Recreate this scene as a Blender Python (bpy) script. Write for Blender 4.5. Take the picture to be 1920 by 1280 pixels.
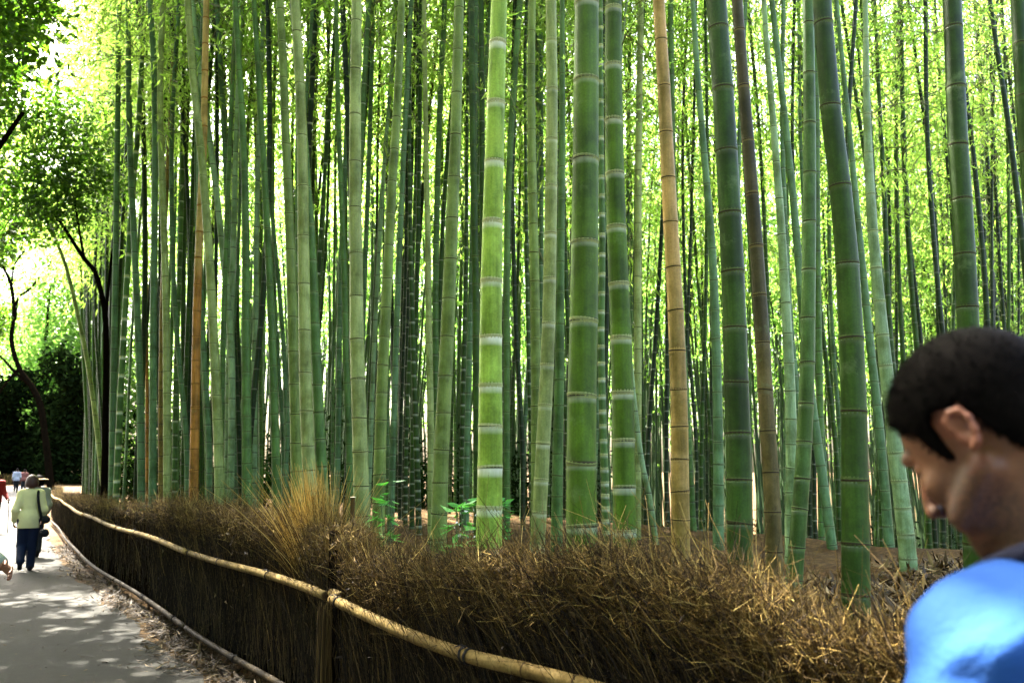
import bpy, math, random
import numpy as np
from mathutils import Vector, Matrix, Euler

R = math.radians
sc = bpy.context.scene
for o in list(bpy.data.objects):
    bpy.data.objects.remove(o)
col = sc.collection
rng = np.random.RandomState(7)
random.seed(7)

# ------------------------------------------------------------------ camera, light, exposure
FPX, PITCH, CAM_H = 1557.0, R(8.76), 1.65
cam = bpy.data.cameras.new('camera')
cam_o = bpy.data.objects.new('camera', cam)
col.objects.link(cam_o)
cam_o.location = (0, 0, CAM_H)
cam_o.rotation_euler = (R(90) + PITCH, 0, 0)
cam.sensor_width = 22.2
cam.lens = 22.2 * FPX / 1920
cam.clip_start = 0.05
cam.clip_end = 3000
cam.dof.use_dof = True
cam.dof.focus_distance = 5.6
cam.dof.aperture_fstop = 2.1
sc.camera = cam_o

SUN_EL, SUN_AZ = R(56), R(-39)          # azimuth measured from +Y, negative to the left
world = bpy.data.worlds.new('World')
sc.world = world
world.use_nodes = True
wn = world.node_tree
bg = wn.nodes['Background']
sky = wn.nodes.new('ShaderNodeTexSky')
sky.sky_type = 'NISHITA'
sky.sun_disc = False
sky.sun_elevation = SUN_EL
sky.sun_rotation = SUN_AZ
sky.dust_density = 7.0
sky.ozone_density = 0.3
wn.links.new(sky.outputs[0], bg.inputs[0])
bg.inputs[1].default_value = 0.09
sun = bpy.data.lights.new('sun', 'SUN')
sun.energy = 5.0
sun.angle = R(0.53)
sun.color = (1.0, 0.94, 0.84)
sun_o = bpy.data.objects.new('sun', sun)
col.objects.link(sun_o)
sd = Vector((math.sin(SUN_AZ) * math.cos(SUN_EL), math.cos(SUN_AZ) * math.cos(SUN_EL), math.sin(SUN_EL)))
sun_o.rotation_euler = sd.to_track_quat('Z', 'Y').to_euler()
sun_o.location = (0, 0, 30)
sc.view_settings.view_transform = 'Standard'
sc.view_settings.look = 'None'
sc.view_settings.gamma = 1.0
sc.view_settings.use_curve_mapping = False
sc.view_settings.exposure = 4.5
sc.cycles.max_bounces = 8
sc.cycles.diffuse_bounces = 5
sc.cycles.glossy_bounces = 2
sc.cycles.transmission_bounces = 4
sc.cycles.use_denoising = True

# ------------------------------------------------------------------ helpers
def ray(px, py):
    a, b = (px - 960) / FPX, (640 - py) / FPX
    c, s = math.cos(PITCH), math.sin(PITCH)
    return np.array([a, c - s * b, s + c * b])

def at(px, py, Y, k=0.0):
    r = ray(px, py)
    t = Y / (r[1] - k * r[2])
    return np.array([0, 0, CAM_H]) + r * t

def depth_of(p):
    return p[1] * math.cos(PITCH) + (p[2] - CAM_H) * math.sin(PITCH)

def tag(o, label=None, cat=None, group=None, kind=None):
    if label: o['label'] = label
    if cat: o['category'] = cat
    if group: o['group'] = group
    if kind: o['kind'] = kind
    return o

def empty(name, loc=(0, 0, 0)):
    o = bpy.data.objects.new(name, None)
    o.empty_display_size = 0.1
    o.location = loc
    col.objects.link(o)
    return o

def link(name, me, mats=None, parent=None, loc=None):
    o = bpy.data.objects.new(name, me)
    col.objects.link(o)
    if mats is not None and len(me.materials) == 0:
        for m in (mats if isinstance(mats, (list, tuple)) else [mats]):
            me.materials.append(m)
    if parent is not None:
        o.parent = parent
        o.matrix_parent_inverse = Matrix.Translation(-parent.location) if loc is None else Matrix.Identity(4)
    if loc is not None:
        o.location = loc
    return o

def mesh_np(name, verts, faces, smooth=True, mat_idx=None, colors=None, floats=None):
    """faces: list of (n,k) int arrays"""
    me = bpy.data.meshes.new(name)
    verts = np.asarray(verts, dtype=np.float32)
    fl = faces if isinstance(faces, list) else [faces]
    fl = [np.asarray(f, dtype=np.int32) for f in fl if len(f)]
    loops = np.concatenate([f.ravel() for f in fl])
    sizes = np.concatenate([np.full(len(f), f.shape[1], dtype=np.int32) for f in fl])
    starts = np.zeros(len(sizes), dtype=np.int32)
    starts[1:] = np.cumsum(sizes)[:-1]
    me.vertices.add(len(verts))
    me.vertices.foreach_set('co', verts.ravel())
    me.loops.add(len(loops))
    me.loops.foreach_set('vertex_index', loops)
    me.polygons.add(len(sizes))
    me.polygons.foreach_set('loop_start', starts)
    if mat_idx is not None:
        me.polygons.foreach_set('material_index', np.asarray(mat_idx, dtype=np.int32))
    me.polygons.foreach_set('use_smooth', np.full(len(sizes), smooth, dtype=bool))
    if colors is not None:
        a = me.attributes.new('Col', 'FLOAT_COLOR', 'POINT')
        c = np.ones((len(verts), 4), dtype=np.float32)
        c[:, :3] = colors
        a.data.foreach_set('color', c.ravel())
    for k, v in (floats or {}).items():
        a = me.attributes.new(k, 'FLOAT', 'POINT')
        a.data.foreach_set('value', np.asarray(v, dtype=np.float32))
    me.update(calc_edges=True)
    me.validate()
    return me

def tubes(P, Rd, sides=3):
    """P (n,m,3) polylines, Rd (n,m) radii -> verts, quads"""
    P = np.asarray(P, float); Rd = np.asarray(Rd, float)
    n, m, _ = P.shape
    T = np.gradient(P, axis=1)
    T /= np.linalg.norm(T, axis=2, keepdims=True) + 1e-9
    ref = np.where(np.abs(T[..., 2:3]) > 0.9, np.array([1.0, 0, 0]), np.array([0, 0, 1.0]))
    A = np.cross(T, ref); A /= np.linalg.norm(A, axis=2, keepdims=True) + 1e-9
    for i in range(1, m):                                      # keep the frame from flipping along a tube
        a = A[:, i - 1] - (A[:, i - 1] * T[:, i]).sum(1, keepdims=True) * T[:, i]
        A[:, i] = a / (np.linalg.norm(a, axis=1, keepdims=True) + 1e-9)
    B = np.cross(T, A)
    ang = np.arange(sides) * 2 * math.pi / sides
    V = P[:, :, None, :] + Rd[:, :, None, None] * (A[:, :, None, :] * np.cos(ang)[None, None, :, None] + B[:, :, None, :] * np.sin(ang)[None, None, :, None])
    base = np.arange(n)[:, None, None] * m * sides + np.arange(m - 1)[None, :, None] * sides
    j = np.arange(sides)[None, None, :]; j2 = (j + 1) % sides
    Q = np.stack([base + j, base + j2, base + sides + j2, base + sides + j], -1).reshape(-1, 4)
    return V.reshape(-1, 3), Q

def catmull(pts, n):
    pts = np.asarray(pts, float)
    p = np.vstack([2 * pts[0] - pts[1], pts, 2 * pts[-1] - pts[-2]])
    out = []
    for i in range(1, len(p) - 2):
        t = np.linspace(0, 1, n, endpoint=False)[:, None]
        a, b, c, d = p[i - 1], p[i], p[i + 1], p[i + 2]
        out.append(0.5 * (2 * b + (c - a) * t + (2 * a - 5 * b + 4 * c - d) * t ** 2 + (3 * b - a - 3 * c + d) * t ** 3))
    out.append(pts[-1:])
    return np.vstack(out)

# ------------------------------------------------------------------ materials
def new_mat(name):
    m = bpy.data.materials.new(name)
    m.use_nodes = True
    nt = m.node_tree
    return m, nt, nt.nodes, nt.links, nt.nodes['Principled BSDF']

def noise(nt, scale, detail=4, rough=0.6, vec=None, kind='Object'):
    n = nt.nodes.new('ShaderNodeTexNoise')
    n.inputs['Scale'].default_value = scale
    n.inputs['Detail'].default_value = detail
    n.inputs['Roughness'].default_value = rough
    if vec is None:
        tc = nt.nodes.new('ShaderNodeTexCoord')
        vec = tc.outputs[kind]
    nt.links.new(vec, n.inputs['Vector'])
    return n

def ramp(nt, fac, stops):
    r = nt.nodes.new('ShaderNodeValToRGB')
    e = r.color_ramp.elements
    while len(e) < len(stops): e.new(0.5)
    for i, (p, c) in enumerate(stops):
        e[i].position = p
        e[i].color = (*c, 1)
    nt.links.new(fac, r.inputs[0])
    return r

def mixc(nt, fac, a, b, mode='MIX'):
    m = nt.nodes.new('ShaderNodeMix')
    m.data_type = 'RGBA'; m.blend_type = mode
    for sock, v in ((m.inputs[0], fac), (m.inputs[6], a), (m.inputs[7], b)):
        if hasattr(v, 'is_output'): nt.links.new(v, sock)
        elif isinstance(v, (int, float)): sock.default_value = v
        else: sock.default_value = (*v, 1)
    return m.outputs[2]

def bump(nt, height, strength, dist=0.01):
    b = nt.nodes.new('ShaderNodeBump')
    b.inputs['Strength'].default_value = strength
    b.inputs['Distance'].default_value = dist
    nt.links.new(height, b.inputs['Height'])
    return b.outputs[0]

def simple_mat(name, stops, scale=8, rough=0.8, bmp=0.3, bdist=0.01, detail=5, spec=0.3, kind='Object'):
    m, nt, N, L, P = new_mat(name)
    n = noise(nt, scale, detail, 0.65, kind=kind)
    r = ramp(nt, n.outputs[0], stops)
    L.new(r.outputs[0], P.inputs['Base Color'])
    P.inputs['Roughness'].default_value = rough
    P.inputs['Specular IOR Level'].default_value = spec
    if bmp: L.new(bump(nt, n.outputs[0], bmp, bdist), P.inputs['Normal'])
    return m

def culm_mat():
    m, nt, N, L, P = new_mat('bamboo_culm')
    at_ = N.new('ShaderNodeAttribute'); at_.attribute_name = 'Col'
    wax = N.new('ShaderNodeAttribute'); wax.attribute_name = 'wax'
    drk = N.new('ShaderNodeAttribute'); drk.attribute_name = 'scar'
    tc = N.new('ShaderNodeTexCoord')
    oi = N.new('ShaderNodeObjectInfo')
    mp = N.new('ShaderNodeMapping'); mp.inputs['Scale'].default_value = (14, 14, 3.0)
    addv = N.new('ShaderNodeVectorMath'); addv.operation = 'ADD'
    L.new(tc.outputs['Object'], addv.inputs[0]); L.new(oi.outputs['Random'], addv.inputs[1])
    L.new(addv.outputs[0], mp.inputs[0])
    n1 = noise(nt, 1.0, 6, 0.62, mp.outputs[0])
    n2 = noise(nt, 90, 3, 0.7, addv.outputs[0])
    v1 = ramp(nt, n1.outputs[0], [(0.28, (0.55, 0.6, 0.5)), (0.5, (1, 1, 1)), (0.75, (1.35, 1.3, 1.3))])
    c = mixc(nt, 1.0, at_.outputs['Color'], v1.outputs[0], 'MULTIPLY')
    v2 = ramp(nt, n2.outputs[0], [(0.35, (0.8, 0.8, 0.8)), (0.65, (1.15, 1.15, 1.15))])
    c = mixc(nt, 0.8, c, v2.outputs[0], 'MULTIPLY')
    mp4 = N.new('ShaderNodeMapping'); mp4.inputs['Scale'].default_value = (75, 75, 2.2); L.new(addv.outputs[0], mp4.inputs[0])
    n4 = noise(nt, 1.0, 3, 0.6, mp4.outputs[0])
    v4 = ramp(nt, n4.outputs[0], [(0.3, (0.78, 0.80, 0.70)), (0.55, (1, 1, 1)), (0.78, (1.25, 1.18, 1.2))])
    c = mixc(nt, 0.75, c, v4.outputs[0], 'MULTIPLY')
    n5 = noise(nt, 2.3, 4, 0.7, addv.outputs[0])
    v5 = ramp(nt, n5.outputs[0], [(0.38, (0.48, 0.48, 0.28)), (0.53, (1, 1, 1)), (0.7, (1.18, 1.08, 1.1))])
    c = mixc(nt, 0.8, c, v5.outputs[0], 'MULTIPLY')
    # grey lichen blotches
    n3 = noise(nt, 5.5, 5, 0.7, addv.outputs[0])
    f3 = ramp(nt, n3.outputs[0], [(0.60, (0, 0, 0)), (0.74, (0.4, 0.4, 0.4))])
    c = mixc(nt, f3.outputs[0], c, (0.13, 0.19, 0.07))
    mm = N.new('ShaderNodeMath'); mm.operation = 'MULTIPLY'
    wn_ = ramp(nt, n1.outputs[0], [(0.25, (0.35, 0.35, 0.35)), (0.6, (1, 1, 1))])
    L.new(wax.outputs['Fac'], mm.inputs[0]); L.new(wn_.outputs[0], mm.inputs[1])
    c = mixc(nt, mm.outputs[0], c, (0.55, 0.60, 0.42))
    c = mixc(nt, drk.outputs['Fac'], c, (0.022, 0.017, 0.008))
    L.new(c, P.inputs['Base Color'])
    P.inputs['Roughness'].default_value = 0.5
    P.inputs['Specular IOR Level'].default_value = 0.14
    L.new(bump(nt, n2.outputs[0], 0.12, 0.002), P.inputs['Normal'])
    return m

def ring_mat():
    m, nt, N, L, P = new_mat('bamboo_node_ring')
    oi = N.new('ShaderNodeObjectInfo')
    d = N.new('ShaderNodeAttribute'); d.attribute_name = 'scar'
    n = noise(nt, 30, 4, 0.7)
    v = ramp(nt, n.outputs[0], [(0.3, (0.65, 0.65, 0.6)), (0.7, (1.2, 1.2, 1.15))])
    c = mixc(nt, 1.0, oi.outputs['Color'], v.outputs[0], 'MULTIPLY')
    da = N.new('ShaderNodeMath'); da.operation = 'MULTIPLY'; L.new(d.outputs['Fac'], da.inputs[0]); L.new(oi.outputs['Alpha'], da.inputs[1])
    c = mixc(nt, da.outputs[0], c, (0.02, 0.014, 0.006))
    L.new(c, P.inputs['Base Color'])
    P.inputs['Roughness'].default_value = 0.7
    P.inputs['Specular IOR Level'].default_value = 0.1
    return m

def leaf_mat(name, cols, tcols, trans=0.5, spec=0.2):
    m, nt, N, L, P = new_mat(name)
    g = N.new('ShaderNodeNewGeometry')
    oi = N.new('ShaderNodeObjectInfo')
    a = N.new('ShaderNodeMath'); a.operation = 'MULTIPLY_ADD'
    L.new(oi.outputs['Random'], a.inputs[0]); a.inputs[1].default_value = 0.35
    sc_ = N.new('ShaderNodeMath'); sc_.operation = 'MULTIPLY'; sc_.inputs[1].default_value = 0.65
    L.new(g.outputs['Random Per Island'], sc_.inputs[0]); L.new(sc_.outputs[0], a.inputs[2])
    r1 = ramp(nt, a.outputs[0], [(i / max(1, len(cols) - 1), c) for i, c in enumerate(cols)])
    r2 = ramp(nt, a.outputs[0], [(i / max(1, len(tcols) - 1), c) for i, c in enumerate(tcols)])
    P.inputs['Roughness'].default_value = 0.45
    P.inputs['Specular IOR Level'].default_value = spec
    L.new(r1.outputs[0], P.inputs['Base Color'])
    t = N.new('ShaderNodeBsdfTranslucent'); L.new(r2.outputs[0], t.inputs[0])
    mx = N.new('ShaderNodeMixShader'); mx.inputs[0].default_value = trans
    L.new(P.outputs[0], mx.inputs[1]); L.new(t.outputs[0], mx.inputs[2])
    L.new(mx.outputs[0], N['Material Output'].inputs[0])
    return m

M_culm, M_ring = culm_mat(), ring_mat()
M_leaf = leaf_mat('bamboo_leaf', [(0.05, 0.11, 0.012), (0.085, 0.16, 0.014), (0.14, 0.20, 0.02)],
                  [(0.18, 0.38, 0.035), (0.34, 0.54, 0.075), (0.50, 0.69, 0.17)], 0.7)
M_branch = simple_mat('bamboo_branch', [(0.3, (0.06, 0.08, 0.02)), (0.7, (0.14, 0.14, 0.05))], 12, 0.7, 0)
# ------------------------------------------------------------------ the lie of the land
FENCE = catmull([(4.15, -1.9), (2.55, 0.35), (0.43, 3.3), (-0.25, 4.15), (-1.32, 5.95), (-2.6, 7.8), (-4.1, 10.05), (-6.5, 13.6),
                 (-9.0, 17.6), (-11.6, 22), (-14.6, 27), (-17.3, 32), (-20.5, 38)], 14)
_seg = np.diff(FENCE, axis=0)
FLEN = np.concatenate([[0], np.cumsum(np.linalg.norm(_seg, axis=1))])

def fence_at(s, d=0.0):
    """point at arc length s, d metres into the grove"""
    s = np.asarray(s, float)
    x = np.interp(s, FLEN, FENCE[:, 0]); y = np.interp(s, FLEN, FENCE[:, 1])
    e = 0.05
    tx = (np.interp(s + e, FLEN, FENCE[:, 0]) - np.interp(s - e, FLEN, FENCE[:, 0]))
    ty = (np.interp(s + e, FLEN, FENCE[:, 1]) - np.interp(s - e, FLEN, FENCE[:, 1]))
    l = np.hypot(tx, ty) + 1e-9
    nx, ny = ty / l, -tx / l
    return x + nx * d, y + ny * d

def fence_s_of_px(px, d=0.0):
    fx_, fy_ = fence_at(FLEN, d)
    dep = fy_ * math.cos(PITCH) - 0.3 * math.sin(PITCH)
    ok = (dep > 0.6) & (FLEN < 33)
    X = 960 + fx_[ok] / dep[ok] * FPX
    return float(np.interp(-px, -X, FLEN[ok]))

def grove_dist(x, y):
    """signed distance to the fence line, positive in the grove"""
    x = np.asarray(x, float); y = np.asarray(y, float)
    xs, ys = x.ravel(), y.ravel()
    best = np.full(xs.shape, 1e9); sg = np.zeros(xs.shape)
    F = np.vstack([FENCE[0] + (FENCE[0] - FENCE[1]) * 400, FENCE[::4], FENCE[-1:], FENCE[-1] + np.array([-0.488, 0.873]) * 900])
    for a, b in zip(F[:-1], F[1:]):
        ab = b - a; l2 = (ab ** 2).sum()
        if l2 < 1e-12: continue
        t = np.clip(((xs - a[0]) * ab[0] + (ys - a[1]) * ab[1]) / l2, 0, 1)
        dx, dy = xs - a[0] - t * ab[0], ys - a[1] - t * ab[1]
        d = np.hypot(dx, dy)
        s = np.sign(dx * ab[1] - dy * ab[0])
        m = d < best
        best[m] = d[m]; sg[m] = s[m]
    return (best * sg).reshape(x.shape)

def sstep(a, b, v):
    t = np.clip((v - a) / (b - a), 0, 1)
    return t * t * (3 - 2 * t)

def ground_z(x, y, d=None):
    if d is None: d = grove_dist(x, y)
    x = np.asarray(x, float); y = np.asarray(y, float)
    z = 0.72 * sstep(0.25, 1.8, d) * (1 - sstep(30, 37, y)) - 3.4 * sstep(6.8, 24, d)
    z = z + sstep(0.5, 2, d) * (0.05 * np.sin(x * 1.9 + 0.7) * np.cos(y * 1.6) + 0.03 * np.sin(x * 4.3 + y * 3.1))
    z = z - 0.02
    return z

xs = np.concatenate([-np.geomspace(900, 24, 26), np.arange(-23.5, 14, 0.25), np.geomspace(14.2, 900, 28)])
ys = np.concatenate([-np.geomspace(700, 4, 22), np.arange(-3.8, 30, 0.25), np.geomspace(30.5, 1500, 34)])
GX, GY = np.meshgrid(xs, ys, indexing='ij')
GZ = ground_z(GX, GY)
nx_, ny_ = GX.shape
idx = np.arange(nx_ * ny_).reshape(nx_, ny_)
Q = np.stack([idx[:-1, :-1], idx[1:, :-1], idx[1:, 1:], idx[:-1, 1:]], -1).reshape(-1, 4)

def ground_mat():
    m, nt, N, L, P = new_mat('grove_soil')
    n1 = noise(nt, 0.6, 6, 0.6); n2 = noise(nt, 14, 6, 0.75)
    r2 = ramp(nt, n2.outputs[0], [(0.3, (0.011, 0.006, 0.0018)), (0.5, (0.046, 0.025, 0.0065)), (0.68, (0.11, 0.066, 0.020))])
    r1 = ramp(nt, n1.outputs[0], [(0.35, (0.7, 0.7, 0.7)), (0.65, (1.15, 1.1, 1.0))])
    c = mixc(nt, 1.0, r2.outputs[0], r1.outputs[0], 'MULTIPLY')
    L.new(c, P.inputs['Base Color']); P.inputs['Roughness'].default_value = 0.95
    P.inputs['Specular IOR Level'].default_value = 0.1
    L.new(bump(nt, n2.outputs[0], 0.8, 0.03), P.inputs['Normal'])
    return m
g = link('ground', mesh_np('ground', np.stack([GX, GY, GZ], -1).reshape(-1, 3), Q), ground_mat())
tag(g, kind='structure')

# path: a ribbon along the fence on the walkers' side
def path_mat():
    m, nt, N, L, P = new_mat('path_asphalt')
    n1 = noise(nt, 0.9, 5, 0.6); n2 = noise(nt, 160, 3, 0.8); n3 = noise(nt, 9, 6, 0.7)
    a = ramp(nt, n2.outputs[0], [(0.32, (0.0045, 0.0044, 0.0033)), (0.5, (0.0160, 0.0155, 0.0120)), (0.68, (0.042, 0.0405, 0.033))])
    b = ramp(nt, n1.outputs[0], [(0.35, (0.78, 0.8, 0.78)), (0.65, (1.1, 1.07, 1.0))])
    c = mixc(nt, 1.0, a.outputs[0], b.outputs[0], 'MULTIPLY')
    d = ramp(nt, n3.outputs[0], [(0.4, (0.8, 0.78, 0.74)), (0.6, (1.08, 1.08, 1.08))])
    c = mixc(nt, 1.0, c, d.outputs[0], 'MULTIPLY')
    L.new(c, P.inputs['Base Color']); P.inputs['Roughness'].default_value = 0.9
    P.inputs['Specular IOR Level'].default_value = 0.2
    L.new(bump(nt, n2.outputs[0], 0.6, 0.006), P.inputs['Normal'])
    return m
ss = np.concatenate([np.arange(0, FLEN[-1], 0.4)])
dd = np.concatenate([[-0.38], np.linspace(-0.6, -9.5, 14)])
PV = []
for s in ss:
    wob = 0.05 * math.sin(s * 2.3) + 0.04 * math.sin(s * 5.1)
    for i, d in enumerate(dd):
        x, y = fence_at(s, d + (wob if i == 0 else 0))
        PV.append((x, y, 0.0))
ext = np.array(FENCE[-1] - FENCE[-2]); ext /= np.linalg.norm(ext)
ext2 = np.array([-0.488, 0.873])
end = np.array(PV[-len(dd):])
for k in (12, 25, 40, 56):
    for e in end:
        PV.append((e[0] + ext2[0] * k, e[1] + ext2[1] * k, 0.0))
PV = np.array(PV); nr = len(PV) // len(dd)
idx = np.arange(nr * len(dd)).reshape(nr, len(dd))
Q = np.stack([idx[:-1, :-1], idx[:-1, 1:], idx[1:, 1:], idx[1:, :-1]], -1).reshape(-1, 4)
po = link('path', mesh_np('path', PV, Q), path_mat())
tag(po, kind='structure')

# ------------------------------------------------------------------ dry leaf litter
def leaf_quads(C, D, U, Ln, W, fold=0.25):
    """C centres/base (n,3), D direction, U side, lengths, widths -> verts, tris (a four-point folded leaf)"""
    Nn = np.cross(D, U)
    tip = C + D * Ln[:, None]
    mid = C + D * (Ln * 0.42)[:, None]
    a = mid + U * (W / 2)[:, None] + Nn * (W * fold)[:, None]
    b = mid - U * (W / 2)[:, None] + Nn * (W * fold)[:, None]
    V = np.stack([C, a, tip, b], 1).reshape(-1, 3)
    i = np.arange(len(C))[:, None] * 4
    T = np.concatenate([i + np.array([[0, 2, 1]]), i + np.array([[0, 3, 2]])], 0)
    return V, T

def rand_unit(n, zs=1.0, r=rng):
    v = r.normal(size=(n, 3)); v[:, 2] *= zs
    return v / np.linalg.norm(v, axis=1, keepdims=True)

def side_of(D, r=rng):
    v = r.normal(size=D.shape)
    v -= (v * D).sum(1, keepdims=True) * D
    return v / (np.linalg.norm(v, axis=1, keepdims=True) + 1e-9)

def litter(name, x, y, z, ln=(0.05, 0.13), tilt=0.25):
    n = len(x)
    D = rand_unit(n, tilt); U = np.cross(np.array([0, 0, 1.0]) + rng.normal(size=(n, 3)) * 0.25, D)
    U /= np.linalg.norm(U, axis=1, keepdims=True) + 1e-9
    Ln = rng.uniform(ln[0], ln[1], n)
    V, T = leaf_quads(np.stack([x, y, z + 0.008 + np.abs(D[:, 2]) * 0.02], -1), D, U, Ln, Ln * rng.uniform(0.14, 0.26, n), rng.uniform(-0.3, 0.4))
    return mesh_np(name, V, T, smooth=False)

def dry_mat(name='dry_leaf', k=1.0):
    m, nt, N, L, P = new_mat(name)
    g = N.new('ShaderNodeNewGeometry')
    r = ramp(nt, g.outputs['Random Per Island'], [(0, (0.006 * k, 0.0035 * k, 0.001)), (0.5, (0.024 * k, 0.0135 * k, 0.0035)), (0.88, (0.056 * k, 0.035 * k, 0.010 * k)), (1, (0.12 * k, 0.085 * k, 0.033 * k))])
    L.new(r.outputs[0], P.inputs['Base Color']); P.inputs['Roughness'].default_value = 0.7
    P.inputs['Specular IOR Level'].default_value = 0.2
    return m
M_dry = dry_mat()
M_dry_brown = dry_mat('dry_brown_leaf', 2.0)
n = 7000
s = fence_s_of_px(1250) + rng.beta(1.0, 1.5, n) * 19
d = -0.08 - np.abs(rng.normal(0, 0.19, n)) * (0.9 + 0.35 * np.sin(s * 1.7))
x, y = fence_at(s, d)
o = link('leaf_litter', litter('leaf_litter', x, y, np.full(n, 0.0)), M_dry)
tag(o, 'dry bamboo leaves gathered along the foot of the brushwood fence', 'leaf litter', kind='stuff')
n = 1500
s = fence_s_of_px(1000) + rng.uniform(0, 14, n); d = -rng.uniform(0.3, 3.5, n)
x, y = fence_at(s, d)
o = link('scattered_leaves', litter('scattered_leaves', x, y, np.full(n, 0.004), ln=(0.025, 0.06)), M_dry)
tag(o, 'small dry leaf scraps scattered over the grey path', 'leaf litter', kind='stuff')
n = 44000
s = rng.uniform(fence_s_of_px(1900), fence_s_of_px(700), n); d = rng.uniform(0.5, 11, n)
x, y = fence_at(s, d)
x = x + rng.normal(0, 0.6, n)
z = ground_z(x, y)
o = link('grove_leaf_litter', litter('grove_leaf_litter', x, y, z, ln=(0.07, 0.17), tilt=0.35), M_dry_brown)
tag(o, 'carpet of dry brown bamboo leaves on the raised grove floor', 'leaf litter', kind='stuff')
# ------------------------------------------------------------------ bamboo: node rings, crowns, culms
def lathe(prof, sides):
    """prof rows (z, r, scar)"""
    a = np.arange(sides) * 2 * math.pi / sides
    V, S = [], []
    for z, r, s_ in prof:
        V.append(np.stack([r * np.cos(a), r * np.sin(a), np.full(sides, z)], -1)); S += [s_] * sides
    m = len(prof); i = np.arange(m - 1)[:, None] * sides; j = np.arange(sides)[None]; j2 = (j + 1) % sides
    Q = np.stack([i + j, i + j2, i + sides + j2, i + sides + j], -1).reshape(-1, 4)
    return np.vstack(V), Q, S

RINGS = []
for wx in (0.3, 0.75, 1.3):              # height of the ridge differs from node to node
    V, Qr, S = lathe([(q[0] * 0.62, q[1], q[2]) for q in ((-0.030, 1.002, 0), (-0.012, 1.028, 0), (-0.0055, 1.05, 0), (-0.005, 1.055, 1), (0.0045, 1.05, 1),
                      (0.006, 1.03, 0.3), (0.011, 1.045 + 0.01 * wx, 0), (0.022, 1.012, 0), (0.03, 1.001, 0))], 20)
    me = mesh_np('node_ring', V, Qr, floats={'scar': S}); me.materials.append(M_ring)
    RINGS.append(me)

def crown_mesh(seed, n_br, n_leaf, height, spread, leaf=0.125):
    r = np.random.RandomState(seed)
    t = np.sort(r.beta(1.15, 1.1, n_br)); z0 = t * height
    az = np.arange(n_br) * 2.4 + r.uniform(0, 1.5, n_br)
    L_ = spread * (0.35 + 0.9 * np.sin(math.pi * (0.12 + 0.8 * t)) ** 0.8) * r.uniform(0.6, 1.2, n_br)
    up = r.uniform(0.2, 0.9, n_br)
    m = 5
    u = np.linspace(0, 1, m)[None, :]
    h = L_[:, None] * u * np.cos(up)[:, None] * 1.05
    zz = z0[:, None] + L_[:, None] * (u * np.sin(up)[:, None] * 1.25 - 0.75 * u ** 2.2)
    P = np.stack([h * np.cos(az)[:, None], h * np.sin(az)[:, None], zz], -1)
    P = P + r.normal(0, 0.03, P.shape) * u[..., None]
    BV, BQ = tubes(P, np.linspace(0.011, 0.003, m)[None, :] * np.ones((n_br, 1)), 3)
    # leaves hang in small fans along side twigs of each branch
    nf = n_br * n_leaf
    b = np.repeat(np.arange(n_br), n_leaf)
    tu = r.beta(1.7, 1.0, nf)
    fan = (tu * 14 + r.uniform(0, 0.5, nf)).astype(int) / 14.0            # gather leaves into fans
    f = np.clip(fan + r.normal(0, 0.012, nf), 0.02, 1) * (m - 1)
    i0 = np.minimum(f.astype(int), m - 2); fr = (f - i0)[:, None]
    base = P[b, i0] * (1 - fr) + P[b, i0 + 1] * fr
    key = (b * 97 + (fan * 14).astype(int) * 13)
    off = np.stack([np.sin(key * 12.9898) * 43758.5453 % 1 - 0.5, np.sin(key * 78.233) * 12543.123 % 1 - 0.5, np.sin(key * 39.425) * 9631.77 % 1 - 0.62], -1)
    base = base + off * np.array([0.62, 0.62, 0.42]) * (0.5 + L_[b] / spread * 0.7)[:, None] + r.normal(0, 0.045, (nf, 3))
    out = np.stack([np.cos(az)[b], np.sin(az)[b], np.zeros(nf)], -1)
    D = out * r.uniform(0.0, 0.9, nf)[:, None] + r.normal(0, 0.55, (nf, 3)) + np.array([0, 0, -0.55])
    D /= np.linalg.norm(D, axis=1, keepdims=True)
    U = np.cross(D, np.array([0, 0, 1.0]) + r.normal(0, 0.7, (nf, 3))); U /= np.linalg.norm(U, axis=1, keepdims=True) + 1e-9
    Ln = leaf * r.uniform(0.7, 1.45, nf)
    LV, LT = leaf_quads(base, D, U, Ln, Ln * r.uniform(0.2, 0.3, nf), 0.2)
    V = np.vstack([BV, LV])
    mi = [0] * len(BQ) + [1] * len(LT)
    me = mesh_np('foliage', V, [BQ, LT + len(BV)], smooth=False, mat_idx=mi)
    me.materials.append(M_branch); me.materials.append(M_leaf)
    return me
CROWNS = [crown_mesh(40 + i, 56, 36, 7.5 + 0.4 * i, 1.55 + 0.1 * i, 0.108) for i in range(5)]
CROWNS_FAR = [crown_mesh(60 + i, 64, 44, 9.8 + 0.5 * i, 2.2 + 0.15 * i, 0.13) for i in range(4)]
CROWNS_LOW = [crown_mesh(80 + i, 60, 24, 11.0 + 0.5 * i, 1.5 + 0.15 * i, 0.15) for i in range(3)]

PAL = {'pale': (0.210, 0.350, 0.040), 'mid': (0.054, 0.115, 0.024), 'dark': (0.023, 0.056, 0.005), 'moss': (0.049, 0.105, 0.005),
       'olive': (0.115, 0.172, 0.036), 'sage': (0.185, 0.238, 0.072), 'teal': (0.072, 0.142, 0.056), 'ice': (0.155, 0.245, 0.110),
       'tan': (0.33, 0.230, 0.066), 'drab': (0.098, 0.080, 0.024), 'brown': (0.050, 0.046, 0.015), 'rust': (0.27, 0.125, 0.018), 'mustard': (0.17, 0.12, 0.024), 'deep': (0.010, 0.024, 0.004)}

def default_nodes(z0, z1, f, r):
    out, z, first = [], z0 + 0.12 * f, True
    while z < z1:
        out.append(z)
        z += f * min(0.40, 0.20 + 0.055 * (z - z0)) * r.uniform(0.94, 1.06)
    return out

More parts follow.
